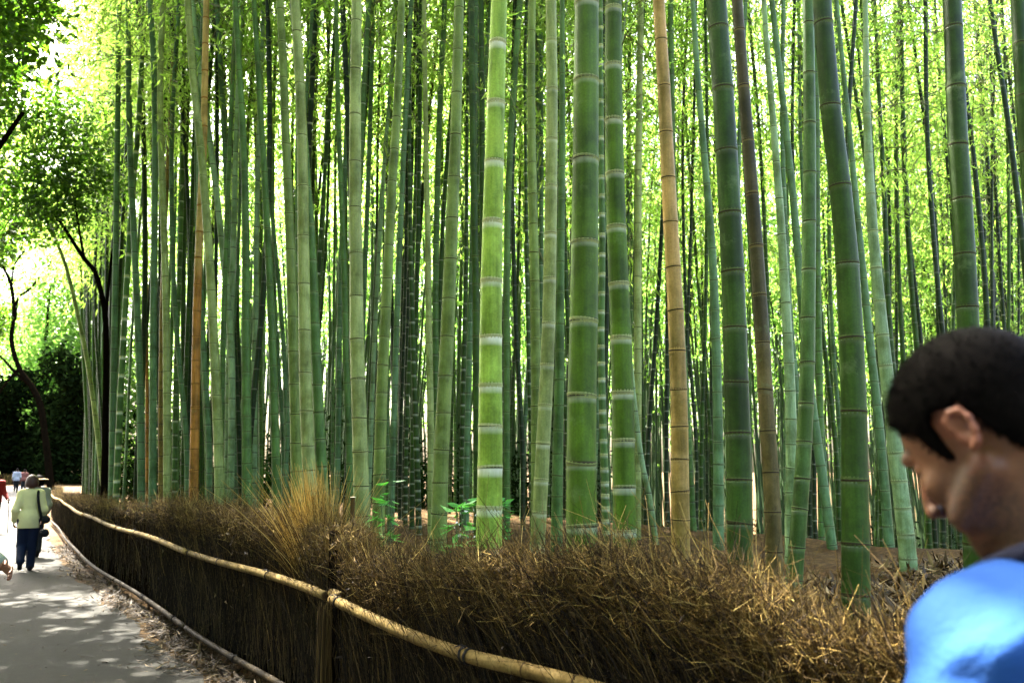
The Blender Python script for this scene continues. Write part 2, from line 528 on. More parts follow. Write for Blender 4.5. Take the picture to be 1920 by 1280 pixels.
BAMBOO_AT = []
def bamboo(label, group, pts, wid, Y, colour, wax=0.3, nodes_px=None, nf=1.0, sides=10, rings=False, k=0.0,
           height=None, crown=None, crown_z=None, colour_hi=None, split_py=None, seed=0, mottled=0.0):
    """pts: image points from top to bottom, wid: apparent widths at the first and last of them"""
    r = np.random.RandomState(seed + 1000)
    P3 = np.array([at(px, py, Y, k) for px, py in pts])[::-1]          # bottom first
    pyb = np.array([p[1] for p in pts], float)[::-1]
    wv = np.interp(pyb, [pts[0][1], pts[-1][1]], [wid[0], wid[1]])
    rad = np.array([w / 2 / FPX * depth_of(p) for w, p in zip(wv, P3)])
    zz = P3[:, 2]
    # carry the line down into the ground
    dlo = (P3[0] - P3[1]) / (P3[1][2] - P3[0][2])
    zg = float(ground_z(P3[0][0], P3[0][1]))
    if zz[0] > zg - 0.05:
        base = P3[0] + dlo * (zz[0] - zg)
        zg = float(ground_z(base[0], base[1]))
        base = P3[0] + dlo * max(zz[0] - zg, 0.02)
    else:
        base = P3[0] + dlo * 0.02
    base[2] = min(base[2], zg)
    P3 = np.vstack([base + np.array([0, 0, -0.06]) + dlo * 0.06 * np.array([1, 1, 0]), base, P3]) if zz[0] - base[2] > 0.03 else np.vstack([base, P3])
    rad = np.concatenate([[rad[0] * 1.04] * (len(P3) - len(rad)), rad])
    H = height or r.uniform(12.5, 15.5)
    ztop = base[2] + H
    # and up, tapering and nodding over
    dup = (P3[-1] - P3[-2]) / max(P3[-1][2] - P3[-2][2], 1e-3)
    if len(P3) > 3: dup = 0.6 * dup + 0.4 * (P3[-1] - P3[1]) / (P3[-1][2] - P3[1][2])
    nod = r.uniform(0, 2 * math.pi); nod = np.array([math.cos(nod), math.sin(nod), 0]) * r.uniform(0.3, 1.3)
    zl = P3[-1][2]
    if ztop > zl + 0.3:
        add = [P3[-1] + dup * (ztop - zl) * t * np.array([0.75, 0.75, 1]) + nod * t ** 2.6 for t in np.linspace(0.12, 1, 8)]
        ra = [rad[-1] * (1 - t) ** 0.8 + 0.006 for t in np.linspace(0.12, 1, 8)]
        P3 = np.vstack([P3, add]); rad = np.concatenate([rad, ra])
    # resample densely (smooth) over z
    C = catmull(P3, 6); rr = catmull(np.stack([rad] * 2, 1), 6)[:, 0]
    o_ = np.argsort(C[:, 2]); C, rr = C[o_], np.maximum(rr[o_], 0.005)
    fx = lambda z: np.stack([np.interp(z, C[:, 2], C[:, 0]), np.interp(z, C[:, 2], C[:, 1]), np.asarray(z, float)], -1)
    fr = lambda z: np.interp(z, C[:, 2], rr)
    z0, z1 = C[0, 2], C[-1, 2]
    if nodes_px:
        nz = sorted(float(np.interp(-py, -np.array([p[1] for p in pts], float)[::-1], np.array([at(px, q, Y, k)[2] for px, q in pts])[::-1])) if pts[0][1] <= py <= pts[-1][1]
                    else float(at(pts[-1][0] if py > pts[-1][1] else pts[0][0], py, Y, k)[2]) for py in nodes_px)
        nz = [z for z in nz if z > z0 + 0.1]
        z = nz[0] - 0.24
        while z > z0 + 0.1: nz.insert(0, z); z -= 0.2
        st = nz[-1] - nz[-2]; z = nz[-1] + st
        while z < z1: nz.append(z); st = max(0.24, st * 0.985); z += st
    else:
        nz = default_nodes(z0, z1, nf, r)
    zlim = 1.65 + Y * 0.62 + 0.8
    root = empty('bamboo', base)
    tag(root, label, 'bamboo', group)
    rows = []                                # z, radius factor, wax, scar, internode
    far = sides < 8
    for i, h in enumerate(nz):
        vis = h < zlim
        wv_ = wax * r.uniform(0.7, 1.15)
        if not vis:
            if i % 2 == 0: rows.append((h, 1.0, 0, 0, i))
            continue
        if far:
            rows += [(h - 0.03, 1.0, 0, 0, i), (h - 0.008, 1.03, wv_, 0, i), (h, 1.05, 0, 0.9, i), (h + 0.012, 1.04, 0, 0.2, i + 1), (h + 0.03, 1.0, 0, 0, i + 1)]
        else:
            wd = 0.014 + 0.024 * wv_
            rows += [(h - wd - 0.022, 1.0, 0.0, 0, i), (h - wd, 1.0, 0.55 * wv_, 0, i), (h - wd * 0.45, 1.0, 0.95 * wv_, 0, i), (h - 0.008, 1.02, wv_, 0, i),
                     (h - 0.003, 1.035, 0, 0.9, i), (h + 0.004, 1.035, 0, 0.9, i + 1), (h + 0.012, 1.02, 0, 0.15, i + 1), (h + 0.035, 1.0, 0, 0, i + 1)]
    rows += [(z0, 1.0, 0, 0, 0), (z1, 1.0, 0, 0, len(nz))]
    rows.sort(key=lambda q: q[0])
    rows = [q for q in rows if z0 <= q[0] <= z1]
    A = np.array(rows); zs = A[:, 0]
    cen, rd = fx(zs), fr(zs) * A[:, 1]
    c0 = np.array(PAL[colour]); jit = r.uniform(0.86, 1.14, len(nz) + 2)
    cc = c0[None] * jit[A[:, 4].astype(int)][:, None]
    if colour_hi:
        zsplit = at(pts[0][0], split_py, Y, k)[2]
        tt = sstep(zsplit - 0.15, zsplit + 0.15, zs)[:, None]
        cc = cc * (1 - tt) + np.array(PAL[colour_hi])[None] * jit[A[:, 4].astype(int)][:, None] * tt
    a = np.arange(sides) * 2 * math.pi / sides + r.uniform(0, 6)
    V = cen[:, None, :] + rd[:, None, None] * np.stack([np.cos(a), np.sin(a), np.zeros(sides)], -1)[None]
    V = V.reshape(-1, 3) - base
    m = len(zs); i = np.arange(m - 1)[:, None] * sides; j = np.arange(sides)[None]; j2 = (j + 1) % sides
    Q = np.stack([i + j, i + j2, i + sides + j2, i + sides + j], -1).reshape(-1, 4)
    me = mesh_np('culm', V, Q, colors=np.repeat(cc, sides, 0), floats={'wax': np.repeat(A[:, 2], sides), 'scar': np.repeat(A[:, 3], sides)})
    link('culm', me, M_culm, root, loc=(0, 0, 0))
    if rings:
        T_ = fx(np.array(nz) + 0.02) - fx(np.array(nz) - 0.02)
        for h, t_ in zip(nz, T_):
            if h > zlim: break
            ob = link('node_ring', RINGS[r.randint(3)], None, root, loc=tuple(fx(h) - base))
            q = float(fr(h))
            ob.scale = (q, q, r.uniform(0.75, 1.1))
            ob.rotation_euler = (Vector(t_).to_track_quat('Z', 'Y') @ Euler((r.normal(0, 0.05), r.normal(0, 0.05), r.uniform(0, 6))).to_quaternion()).to_euler()
            w_ = min(0.95, wax * r.uniform(0.8, 1.3))
            c_ = c0 * 1.05 * (1 - w_) + np.array([0.34, 0.38, 0.17]) * w_
            ob.color = (*c_, 1.0 if wax < 0.2 else max(0.25, 0.8 - wax * 0.6) * r.uniform(0.6, 1.2))
    if crown is not None:
        cz = min(crown_z if crown_z is not None else base[2] + r.uniform(5.8, 7.6), ztop - 4)
        f = link('foliage', crown, None, root, loc=tuple(fx(cz) - base))
        f.rotation_euler = (r.normal(0, 0.06) , r.normal(0, 0.06), r.uniform(0, 6.28))
        hs = (ztop - cz) / 7.5 * r.uniform(0.9, 1.1)
        f.scale = (r.uniform(0.85, 1.15), r.uniform(0.85, 1.15), min(1.5, hs))
    BAMBOO_AT.append((base[0], base[1]))
    return root

NEAR = 'thick bamboos standing close behind the fence'
WALL = 'bamboos packed in the wall of culms on the left'
BACK = 'slim bamboos between the thick culms'
RIGHT = 'bamboos on the right side of the grove'
# label, group, colour, wax, Y, widths, points, extra
TR = [
 ('thickest mossy dark green bamboo, right of the pale culm with the white bands', NEAR, 'moss', 0.40, 4.3, (45, 58), [(1100, 0), (1099, 155), (1098, 300), (1096, 480), (1094, 621), (1091, 744), (1090, 913), (1091, 1000)], dict(nodes_px=[8, 152, 300, 455, 602, 742, 868, 985], sides=28, rings=True)),
 ('pale yellow-green bamboo with broad white powdery bands at its joints', NEAR, 'pale', 1.0, 4.9, (30, 49), [(936, 0), (932, 112), (928, 260), (924, 400), (921, 540), (920, 700), (919, 857), (917, 1000)], dict(nodes_px=[82, 194, 304, 416, 527, 632, 722, 799, 876, 951], sides=28, rings=True)),
 ('slimmer pale green bamboo leaning left at its foot beside the thickest mossy culm', NEAR, 'sage', 0.6, 6.2, (20, 28), [(1033, 0), (1035, 170), (1034, 300), (1032, 440), (1029, 590), (1025, 700), (1017, 857), (1010, 985)], dict(nodes_px=[78, 168, 262, 350, 438, 523, 606, 684, 760, 831, 899, 960], sides=24, rings=True)),
 ('dark green bamboo with cream joint lines just right of the thickest mossy culm', NEAR, 'moss', 0.6, 4.95, (31, 44), [(1150, 0), (1150, 140), (1152, 281), (1155, 400), (1160, 530), (1165, 650), (1168, 760), (1170, 870), (1171, 985)], dict(nodes_px=[18, 124, 227, 327, 427, 533, 634, 736, 826, 913, 993], sides=26, rings=True)),
 ('tan yellow dead bamboo with rust brown joint lines right of centre', NEAR, 'tan', 0.05, 5.2, (22, 35), [(1235, 0), (1244, 148), (1251, 297), (1258, 430), (1266, 568), (1271, 690), (1274, 800), (1275, 903), (1276, 1010)], dict(nodes_px=[77, 163, 250, 335, 418, 502, 582, 658, 731, 800, 861, 921, 974], sides=26, rings=True)),
 ('thick dark green bamboo with black joint lines left of the brownish culm', NEAR, 'dark', 0.12, 4.5, (37, 48), [(1343, 0), (1354, 148), (1363, 297), (1370, 430), (1376, 568), (1380, 700), (1384, 812), (1386, 903), (1387, 1010)], dict(nodes_px=[55, 168, 284, 400, 510, 615, 716, 812, 899, 980], sides=26, rings=True)),
 ('grey-brown bamboo turning tan towards its foot, right of the thick dark green culm', NEAR, 'drab', 0.05, 5.3, (20, 31), [(1382, 0), (1393, 148), (1405, 297), (1417, 449), (1427, 598), (1434, 720), (1441, 830), (1446, 903), (1450, 1000)], dict(nodes_px=[58, 163, 265, 365, 462, 554, 643, 730, 808, 886, 960], sides=24, rings=True, colour_hi='brown', split_py=655)),
 ('green upright bamboo whose foot bends left, between the brownish and the leaning thick culm', NEAR, 'mid', 0.15, 5.4, (20, 30), [(1515, 0), (1517, 148), (1518, 300), (1517, 449), (1514, 657), (1512, 740), (1505, 880), (1495, 1010)], dict(nodes_px=[45, 138, 232, 325, 416, 507, 597, 680, 757, 829, 897, 954], sides=24, rings=True)),
 ('thick dark green bamboo leaning left, the last big culm before the man', NEAR, 'dark', 0.1, 4.15, (33, 50), [(1541, 0), (1557, 200), (1570, 310), (1581, 400), (1593, 560), (1598, 690), (1602, 800), (1604, 1025)], dict(nodes_px=[45, 200, 350, 495, 635, 771, 901, 1019], sides=28, rings=True)),
 ('thick dark green bamboo rising behind the head of the man', NEAR, 'dark', 0.1, 4.7, (32, 42), [(1785, 0), (1790, 120), (1795, 250), (1803, 375), (1810, 500), (1815, 610), (1822, 800), (1828, 1000)], dict(nodes_px=[53, 165, 273, 375, 478, 576, 670], sides=26, rings=True)),
 ('dark bamboo cut by the right edge of the picture', NEAR, 'dark', 0.1, 5.2, (26, 34), [(1908, -20), (1920, 200), (1936, 400), (1950, 650), (1960, 1000)], dict(sides=20, rings=True)),
 ('stout light olive bamboo rising behind the tuft of dry grass', NEAR, 'sage', 0.12, 7.0, (19, 30), [(669, 0), (667, 120), (666, 234), (666, 380), (668, 500), (669, 635), (673, 760), (676, 860), (679, 985)], dict(nodes_px=[41, 130, 216, 305, 390, 475, 556, 636, 711, 784, 846, 911, 967], sides=22, rings=True)),
 ('light green bamboo with a right-bending foot directly left of the dry grass tuft', NEAR, 'sage', 0.15, 8.2, (17, 25), [(553, 0), (560, 110), (565, 220), (568, 352), (569, 480), (571, 600), (573, 720), (577, 830), (581, 910)], dict(nodes_px=[61, 158, 255, 349, 443, 533, 620, 699, 770, 835], sides=20, rings=True)),
 ('brownish olive bamboo hugging the left side of a lighter culm left of the grass tuft', NEAR, 'olive', 0.1, 8.7, (14, 21), [(525, 0), (531, 120), (535, 240), (540, 352), (545, 480), (549, 635), (553, 760), (556, 900)], dict(sides=18, rings=True)),
 ('green bamboo half hidden on the right of the light culm beside the grass tuft', NEAR, 'mid', 0.15, 8.9, (12, 22), [(548, 0), (563, 160), (575, 340), (583, 440), (590, 600), (595, 720), (601, 850), (606, 925)], dict(sides=18, rings=True)),
 ('olive green bamboo curving left at its foot, right of the stout light olive one', NEAR, 'olive', 0.12, 7.4, (13, 24), [(753, 0), (749, 110), (743, 230), (736, 330), (729, 470), (723, 590), (717, 700), (713, 830), (710, 960)], dict(nodes_px=[44, 102, 160, 221, 281, 341, 402, 461, 522, 578, 632, 685, 737, 788, 840, 890], sides=20, rings=True)),
 ('stout olive bamboo leaning left at the foot, left of the pale banded culm', NEAR, 'olive', 0.12, 6.7, (18, 31), [(861, 0), (857, 150), (853, 290), (848, 400), (844, 500), (838, 640), (832, 760), (827, 860), (823, 985)], dict(nodes_px=[17, 96, 176, 254, 333, 410, 486, 561, 632, 705, 774, 843, 905], sides=22, rings=True)),
 ('slim sage green bamboo with even dark joints midway between two stout olive culms', BACK, 'sage', 0.1, 11.5, (8, 15), [(795, 0), (797, 137), (799, 300), (802, 440), (804, 600), (806, 713), (808, 830), (809, 960)], dict(sides=12, rings=True)),
 ('dark green slim bamboo touching the left edge of the pale banded culm', BACK, 'dark', 0.1, 11.0, (12, 15), [(884, 0), (886, 200), (889, 390), (892, 560), (893, 700), (895, 960)], dict(sides=12, rings=True)),
 ('slim green bamboo slanting behind the right side of the pale banded culm', BACK, 'mid', 0.1, 11.6, (11, 13), [(975, 0), (967, 112), (958, 253), (952, 400), (950, 560), (950, 700), (950, 940)], dict(sides=12, rings=True)),
 ('olive bamboo with dark joints bending right between the two pale culms', BACK, 'olive', 0.08, 9.0, (14, 22), [(998, 0), (996, 120), (997, 281), (1000, 420), (1003, 565), (1005, 700), (1006, 850), (1006, 960)], dict(nodes_px=[60, 122, 184, 245, 307, 365, 420, 474, 528, 582, 636, 686], sides=14, rings=True)),
 ('slim dark bamboo with cream joint marks squeezed right of the thickest mossy culm', BACK, 'mid', 0.75, 9.8, (9, 16), [(1126, 0), (1127, 250), (1129, 480), (1127, 640), (1130, 780), (1134, 900), (1137, 1000)], dict(nf=0.62, sides=12, rings=True)),
 ('straight slim green bamboo midway between the tan culm and the mossy one', BACK, 'sage', 0.08, 12.0, (11, 16), [(1202, 0), (1199, 169), (1197, 360), (1196, 560), (1196, 700), (1195, 850), (1194, 990)], dict(sides=14, rings=True)),
 ('short visible blue-green bamboo slanting right above the hedge beside the tan culm', BACK, 'ice', 0.1, 11.0, (9, 11), [(1176, 620), (1190, 760), (1203, 862), (1217, 927), (1226, 990)], dict(sides=12, height=9)),
 ('thin green bamboo peeping out right of the top of the tan culm', BACK, 'mid', 0.1, 13.0, (10, 12), [(1257, 0), (1259, 120), (1262, 300), (1270, 500), (1284, 700), (1300, 985)], dict(sides=10)),
 ('blue-green slim bamboo curving right, just left of the thick dark green culm', BACK, 'teal', 0.1, 9.6, (9, 21), [(1299, 0), (1307, 130), (1318, 260), (1328, 380), (1336, 480), (1341, 600), (1345, 740), (1347, 860), (1347, 1000)], dict(sides=14, rings=True)),
 ('pale blue-green bamboo with a kinked line leaning left of the bent green culm', RIGHT, 'ice', 0.12, 8.6, (9, 24), [(1432, 0), (1438, 89), (1448, 208), (1460, 360), (1468, 480), (1475, 600), (1481, 720), (1484, 850), (1484, 1010)], dict(sides=16, rings=True)),
 ('slim blue-green bamboo crossing behind the bent green culm', RIGHT, 'teal', 0.1, 10.6, (10, 19), [(1447, 0), (1460, 119), (1473, 237), (1487, 370), (1498, 500), (1508, 620), (1520, 740), (1540, 880), (1558, 1010), (1566, 1065)], dict(sides=14, rings=True)),
 ('slim green bamboo hidden along the right of the bent green culm', RIGHT, 'mid', 0.1, 12.0, (11, 13), [(1528, 0), (1531, 250), (1533, 508), (1537, 740), (1540, 960)], dict(sides=10)),
 ('thin grey-green bamboo close right of the leaning thick dark culm', RIGHT, 'teal', 0.1, 10.5, (7, 19), [(1568, 0), (1580, 120), (1594, 260), (1607, 400), (1620, 530), (1632, 650), (1647, 785), (1660, 930), (1668, 1030)], dict(sides=14, rings=True)),
 ('pale whitish green bamboo with faint joints right of the leaning thick culm', RIGHT, 'ice', 0.25, 7.6, (9, 32), [(1622, 0), (1625, 200), (1634, 400), (1648, 560), (1660, 680), (1673, 790), (1686, 900), (1698, 1000), (1704, 1066)], dict(sides=18, rings=True)),
 ('slim dark bamboo following the right side of the pale whitish one', RIGHT, 'dark', 0.3, 14.5, (6, 13), [(1640, 0), (1645, 120), (1657, 350), (1667, 600), (1684, 800), (1700, 1000)], dict(sides=10)),
 ('thin dark bamboo crossing down left behind the top of the leaning thick culm', RIGHT, 'dark', 0.2, 15, (6, 9), [(1577, 0), (1600, 150), (1621, 290), (1645, 460), (1668, 620), (1700, 900)], dict(sides=8)),
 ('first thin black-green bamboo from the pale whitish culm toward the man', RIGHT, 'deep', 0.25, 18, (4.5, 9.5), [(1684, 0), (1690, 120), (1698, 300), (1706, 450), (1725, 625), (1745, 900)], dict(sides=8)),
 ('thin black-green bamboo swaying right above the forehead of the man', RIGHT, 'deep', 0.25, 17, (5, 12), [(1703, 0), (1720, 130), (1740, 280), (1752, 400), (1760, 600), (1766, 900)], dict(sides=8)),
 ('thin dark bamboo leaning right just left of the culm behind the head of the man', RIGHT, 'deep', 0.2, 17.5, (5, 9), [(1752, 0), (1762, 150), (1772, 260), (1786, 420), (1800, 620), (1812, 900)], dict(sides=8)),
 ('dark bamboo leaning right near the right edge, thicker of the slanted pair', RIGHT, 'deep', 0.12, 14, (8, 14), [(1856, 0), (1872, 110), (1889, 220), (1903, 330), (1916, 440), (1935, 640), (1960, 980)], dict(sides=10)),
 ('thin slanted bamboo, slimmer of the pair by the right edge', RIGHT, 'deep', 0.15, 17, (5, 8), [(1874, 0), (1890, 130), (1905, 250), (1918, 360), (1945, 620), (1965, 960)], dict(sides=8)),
 # ---- left wall
 ('rusty orange bamboo with mottled foot in the left wall of culms', WALL, 'rust', 0.03, 11.6, (11, 17), [(387, 0), (384, 150), (382, 262), (376, 400), (371, 522), (368, 640), (366, 766), (363, 925)], dict(nodes_px=[35, 84, 134, 185, 238, 386, 436, 484, 534, 584, 631, 677, 720, 763, 804, 842, 882], sides=16, rings=True, colour_hi='tan', split_py=500)),
 ('olive green bamboo bowed right, first stout culm right of the orange one', WALL, 'sage', 0.1, 11.0, (12, 19), [(352, 0), (361, 130), (370, 220), (381, 330), (391, 460), (399, 600), (405, 725), (410, 840), (412, 935)], dict(sides=16, rings=True)),
 ('light green bamboo crossing the bowed olive culm from upper left', WALL, 'ice', 0.1, 13.0, (10, 13), [(360, 0), (374, 120), (392, 250), (408, 380), (420, 500), (430, 600), (435, 720), (432, 930)], dict(sides=12)),
 ('thin dark teal bamboo leaning right above the orange culm', WALL, 'deep', 0.05, 15.0, (6, 9), [(315, 0), (327, 80), (338, 160), (350, 330), (356, 480), (356, 640), (352, 930)], dict(sides=10)),
 ('dusty blue-green bamboo with faint joints, bluest culm of the left wall', WALL, 'teal', 0.05, 13.4, (10, 14), [(281, 0), (288, 110), (291, 240), (290, 400), (288, 560), (287, 760), (286, 930)], dict(sides=14, rings=True)),
 ('light olive bamboo immediately right of the bluest culm', WALL, 'sage', 0.1, 13.0, (10, 15), [(306, 0), (301, 120), (301, 240), (307, 420), (311, 560), (313, 720), (314, 930)], dict(sides=14, rings=True)),
 ('dark slim bamboo ringed with bright white joints near the left end of the wall', WALL, 'mid', 1.0, 14.6, (9, 12), [(258, 250), (250, 350), (243, 440), (234, 595), (227, 720), (222, 830), (218, 925)], dict(nodes_px=[437, 477, 518, 556, 597, 633, 669, 703, 739, 772, 806, 836, 869, 900], sides=14, rings=True)),
 ('grey-green bamboo bending right between the white-ringed culm and the bluest one', WALL, 'teal', 0.1, 14.4, (9, 14), [(240, 0), (241, 120), (243, 260), (252, 460), (258, 600), (263, 740), (265, 925)], dict(sides=12)),
 ('grey-green bamboo standing straight at the left end of the wall', WALL, 'teal', 0.1, 15.2, (9, 13), [(222, 60), (221, 200), (217, 480), (213, 700), (210, 920)], dict(sides=12)),
 ('long pale bamboo pole slanting right across the dark left end', WALL, 'sage', 0.1, 19, (6, 10), [(88, 400), (105, 450), (124, 500), (148, 600), (166, 690), (180, 790), (194, 915)], dict(sides=10, height=11)),
 ('dark olive bamboo right of the light crossing culm in the left wall', WALL, 'mid', 0.08, 10.8, (10, 19), [(441, 0), (448, 120), (455, 240), (459, 352), (461, 480), (461, 640), (462, 780), (463, 940)], dict(nodes_px=[17, 75, 134, 196, 258, 319, 378, 436, 493, 549, 600, 652, 699, 746], sides=16, rings=True)),
 ('pale slender bamboo leaning left behind the dark olive culm of the left wall', WALL, 'ice', 0.1, 13.2, (8, 13), [(452, 0), (446, 170), (441, 320), (437, 480), (431, 640), (428, 780), (426, 940)], dict(sides=12)),
 ('green bamboo darkening to its foot, bowed right, left of the brownish olive culm', WALL, 'mid', 0.08, 10.9, (9, 17), [(476, 0), (483, 110), (489, 220), (496, 330), (503, 470), (509, 600), (513, 720), (517, 850), (519, 940)], dict(sides=14, rings=True)),
 ('pale grey-green bamboo weaving behind the bowed green culm', WALL, 'ice', 0.08, 13.5, (7, 13), [(494, 0), (490, 150), (485, 260), (481, 420), (480, 560), (477, 720), (476, 940)], dict(sides=12)),
 ('thin upright bamboo tucked left of the brownish olive culm', WALL, 'teal', 0.08, 15, (7, 9), [(507, 0), (506, 200), (510, 390), (525, 560), (535, 720), (538, 930)], dict(sides=10)),
 ('mustard yellow thin bamboo glimpsed low between the bluest culm and the orange one', WALL, 'mustard', 0.05, 15.5, (7, 9), [(330, 0), (318, 250), (306, 500), (302, 700), (301, 920)], dict(sides=10, height=11)),
 ('reddish brown thin dead bamboo low beside the bluest culm', WALL, 'rust', 0.0, 17, (5, 6), [(262, 60), (272, 300), (275, 560), (276, 920)], dict(sides=8, height=12)),
 ('slim green bamboo filling the gap left of the orange culm', WALL, 'mid', 0.6, 15.5, (7, 10), [(345, 100), (341, 350), (336, 520), (330, 700), (327, 925)], dict(nf=0.8, sides=10)),
 # ---- between dry tuft and the centre
 ('dark bamboo with pale joints slanting down left behind the light culm by the tuft', BACK, 'deep', 0.55, 13.2, (9, 12), [(593, 0), (586, 140), (580, 260), (574, 400), (566, 600), (560, 900)], dict(sides=12)),
 ('slim green bamboo bending right, left neighbour of the stout light olive culm', BACK, 'mid', 0.1, 11.6, (7, 15), [(630, 0), (633, 160), (637, 290), (641, 390), (645, 500), (649, 674), (655, 830), (658, 960)], dict(sides=12, rings=True)),
 ('short dark bamboo piece seen above, tight left of the stout light olive culm', BACK, 'deep', 0.1, 12.5, (10, 12), [(642, 0), (648, 120), (654, 260), (660, 420), (664, 700), (668, 960)], dict(sides=10)),
 ('slanted thin dark bamboo with cream joints between the grass tuft culms', BACK, 'dark', 0.6, 13.8, (6, 10), [(629, 30), (621, 160), (612, 280), (604, 400), (596, 520), (580, 700), (560, 900)], dict(sides=10)),
 ('thin pale teal bamboo slanting left alongside the olive culm that curves left', BACK, 'ice', 0.05, 14.0, (6, 10), [(741, 0), (733, 150), (722, 290), (712, 450), (704, 600), (699, 713), (695, 830), (690, 960)], dict(sides=10)),
 ('dark culm with ladder-like white joints low in the gap right of the curved olive one', BACK, 'dark', 0.5, 12.5, (7, 12), [(768, 300), (770, 480), (774, 620), (778, 760), (782, 870), (785, 985)], dict(nf=0.6, sides=12)),
 ('second ladder-jointed dark culm, farther left in the gap by the curved olive one', BACK, 'dark', 0.45, 14.5, (6, 9), [(779, 340), (772, 560), (766, 700), (762, 820), (760, 980)], dict(nf=0.62, sides=10)),
 ('thin ladder-jointed dark culm just left of the pale banded culm', BACK, 'dark', 0.45, 13.5, (6, 11), [(876, 240), (874, 480), (870, 660), (867, 800), (866, 980)], dict(nf=0.6, sides=10)),
 ('thin ladder-jointed dark culm between the pale banded culm and the leaning pale one', BACK, 'dark', 0.45, 13.0, (6, 10), [(985, 240), (988, 480), (992, 700), (996, 830), (998, 980)], dict(nf=0.6, sides=10)),
 ('green bamboo with dark joints close behind the right of the leaning pale culm', BACK, 'mid', 0.08, 9.4, (9, 22), [(1054, 0), (1054, 240), (1052, 420), (1050, 560), (1049, 700), (1046, 840), (1044, 985)], dict(sides=14, rings=True)),
]
for i, (lab, grp, colr, wax, Y, wid, pts, kw) in enumerate(TR):
    near = Y < 10
    bamboo(lab, grp, pts, wid, Y, colr, wax, seed=i, crown=CROWNS[i % 5] if i % 3 else None, crown_z=max(7.0, 2.6 + 0.62 * Y), **kw)
N_TRACED = len(TR)

# ------------------------------------------------------------------ the rest of the grove
def free(x, y, gap):
    return all((x - a) ** 2 + (y - b) ** 2 > gap * gap for a, b in BAMBOO_AT)

ZONES = [  # px range, Y range, count, colours (backlit dark of far culms put into the tone), label, group
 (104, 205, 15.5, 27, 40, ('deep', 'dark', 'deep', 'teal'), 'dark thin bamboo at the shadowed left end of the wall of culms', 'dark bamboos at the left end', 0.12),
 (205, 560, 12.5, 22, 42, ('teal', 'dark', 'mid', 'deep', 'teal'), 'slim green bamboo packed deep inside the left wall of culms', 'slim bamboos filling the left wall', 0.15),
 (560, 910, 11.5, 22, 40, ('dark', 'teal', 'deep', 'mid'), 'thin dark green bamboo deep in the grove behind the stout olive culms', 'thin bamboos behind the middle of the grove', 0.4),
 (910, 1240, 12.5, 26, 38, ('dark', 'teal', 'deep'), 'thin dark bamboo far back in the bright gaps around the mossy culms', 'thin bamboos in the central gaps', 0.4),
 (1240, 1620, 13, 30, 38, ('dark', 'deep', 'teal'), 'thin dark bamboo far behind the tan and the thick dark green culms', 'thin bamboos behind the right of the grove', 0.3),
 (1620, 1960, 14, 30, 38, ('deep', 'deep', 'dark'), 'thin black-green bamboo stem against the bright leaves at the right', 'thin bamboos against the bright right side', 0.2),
]
zr = np.random.RandomState(11)
FILL = []
for (x0, x1, y0, y1, cnt, cols_, lab, grp, wx) in ZONES:
    made, tries = 0, 0
    while made < cnt and tries < 4000:
        tries += 1
        px = zr.uniform(x0, x1); Y = y0 + (y1 - y0) * zr.beta(1.0, 1.3)
        p = at(px, 900, Y)
        if grove_dist(p[0], p[1]) < 0.7 or not free(p[0], p[1], 0.3): continue
        Dm = zr.uniform(0.065, 0.115)
        w = Dm * FPX / depth_of(p)
        lean = zr.normal(0, 26 if px > 210 else 7) - (px - 960) * 0.045 * zr.uniform(0.5, 1.3)
        bow = zr.normal(0, 9)
        pts = [(px + lean, 0), (px + lean * 0.72 + bow, 260), (px + lean * 0.38 + bow, 560), (px + lean * 0.1, 820), (px, 960)]
        cz = zr.uniform(6.0, 9.5)
        cm = CROWNS_FAR[zr.randint(4)] if zr.rand() < 0.75 else CROWNS[zr.randint(5)]
        if px > 1000 and zr.rand() < 0.12: cm, cz = CROWNS_LOW[zr.randint(3)], zr.uniform(2.5, 4.5)
        gz = float(ground_z(p[0], p[1]))
        FILL.append((np.interp(600, [560, 820], [pts[2][0], pts[3][0]]), Y))
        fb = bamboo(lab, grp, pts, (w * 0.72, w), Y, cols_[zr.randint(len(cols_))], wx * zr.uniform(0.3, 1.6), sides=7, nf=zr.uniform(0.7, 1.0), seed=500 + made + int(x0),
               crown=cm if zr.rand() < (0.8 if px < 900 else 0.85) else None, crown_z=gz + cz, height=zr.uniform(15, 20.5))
        FILL[-1] += (fb,)
        made += 1

# every background culm says which one it is: counted from the left inside the gap it is seen in
ANCHOR = [(60, 'left end'), (234, 'white-ringed culm'), (287, 'bluest culm'), (369, 'orange culm'), (461, 'dark olive culm'), (571, 'grass-tuft culm'), (668, 'stout light culm'),
          (723, 'curved olive culm'), (804, 'even-jointed culm'), (838, 'stout leaning culm'), (920, 'pale banded culm'), (1028, 'leaning pale culm'), (1094, 'thickest mossy culm'),
          (1163, 'cream-lined culm'), (1267, 'tan culm'), (1377, 'thick dark culm'), (1427, 'brownish culm'), (1515, 'bent-footed culm'), (1594, 'leaning thick culm'), (1650, 'pale whitish culm'),
          (1815, 'culm behind the man'), (2400, 'right edge')]
ORD = 'first second third fourth fifth sixth seventh eighth ninth tenth eleventh twelfth thirteenth fourteenth fifteenth sixteenth seventeenth eighteenth nineteenth twentieth'.split()
ORD += ['twenty-' + q for q in ORD[:9]] + ['thirtieth'] + ['thirty-' + q for q in ORD[:9]]
for (xa, na), (xb, nb) in zip(ANCHOR[:-1], ANCHOR[1:]):
    for k, q in enumerate(sorted((q for q in FILL if xa <= q[0] < xb), key=lambda q: q[0])):
        q[2]['label'] = ORD[k] + ' background bamboo from left between the ' + na + ' and the ' + nb
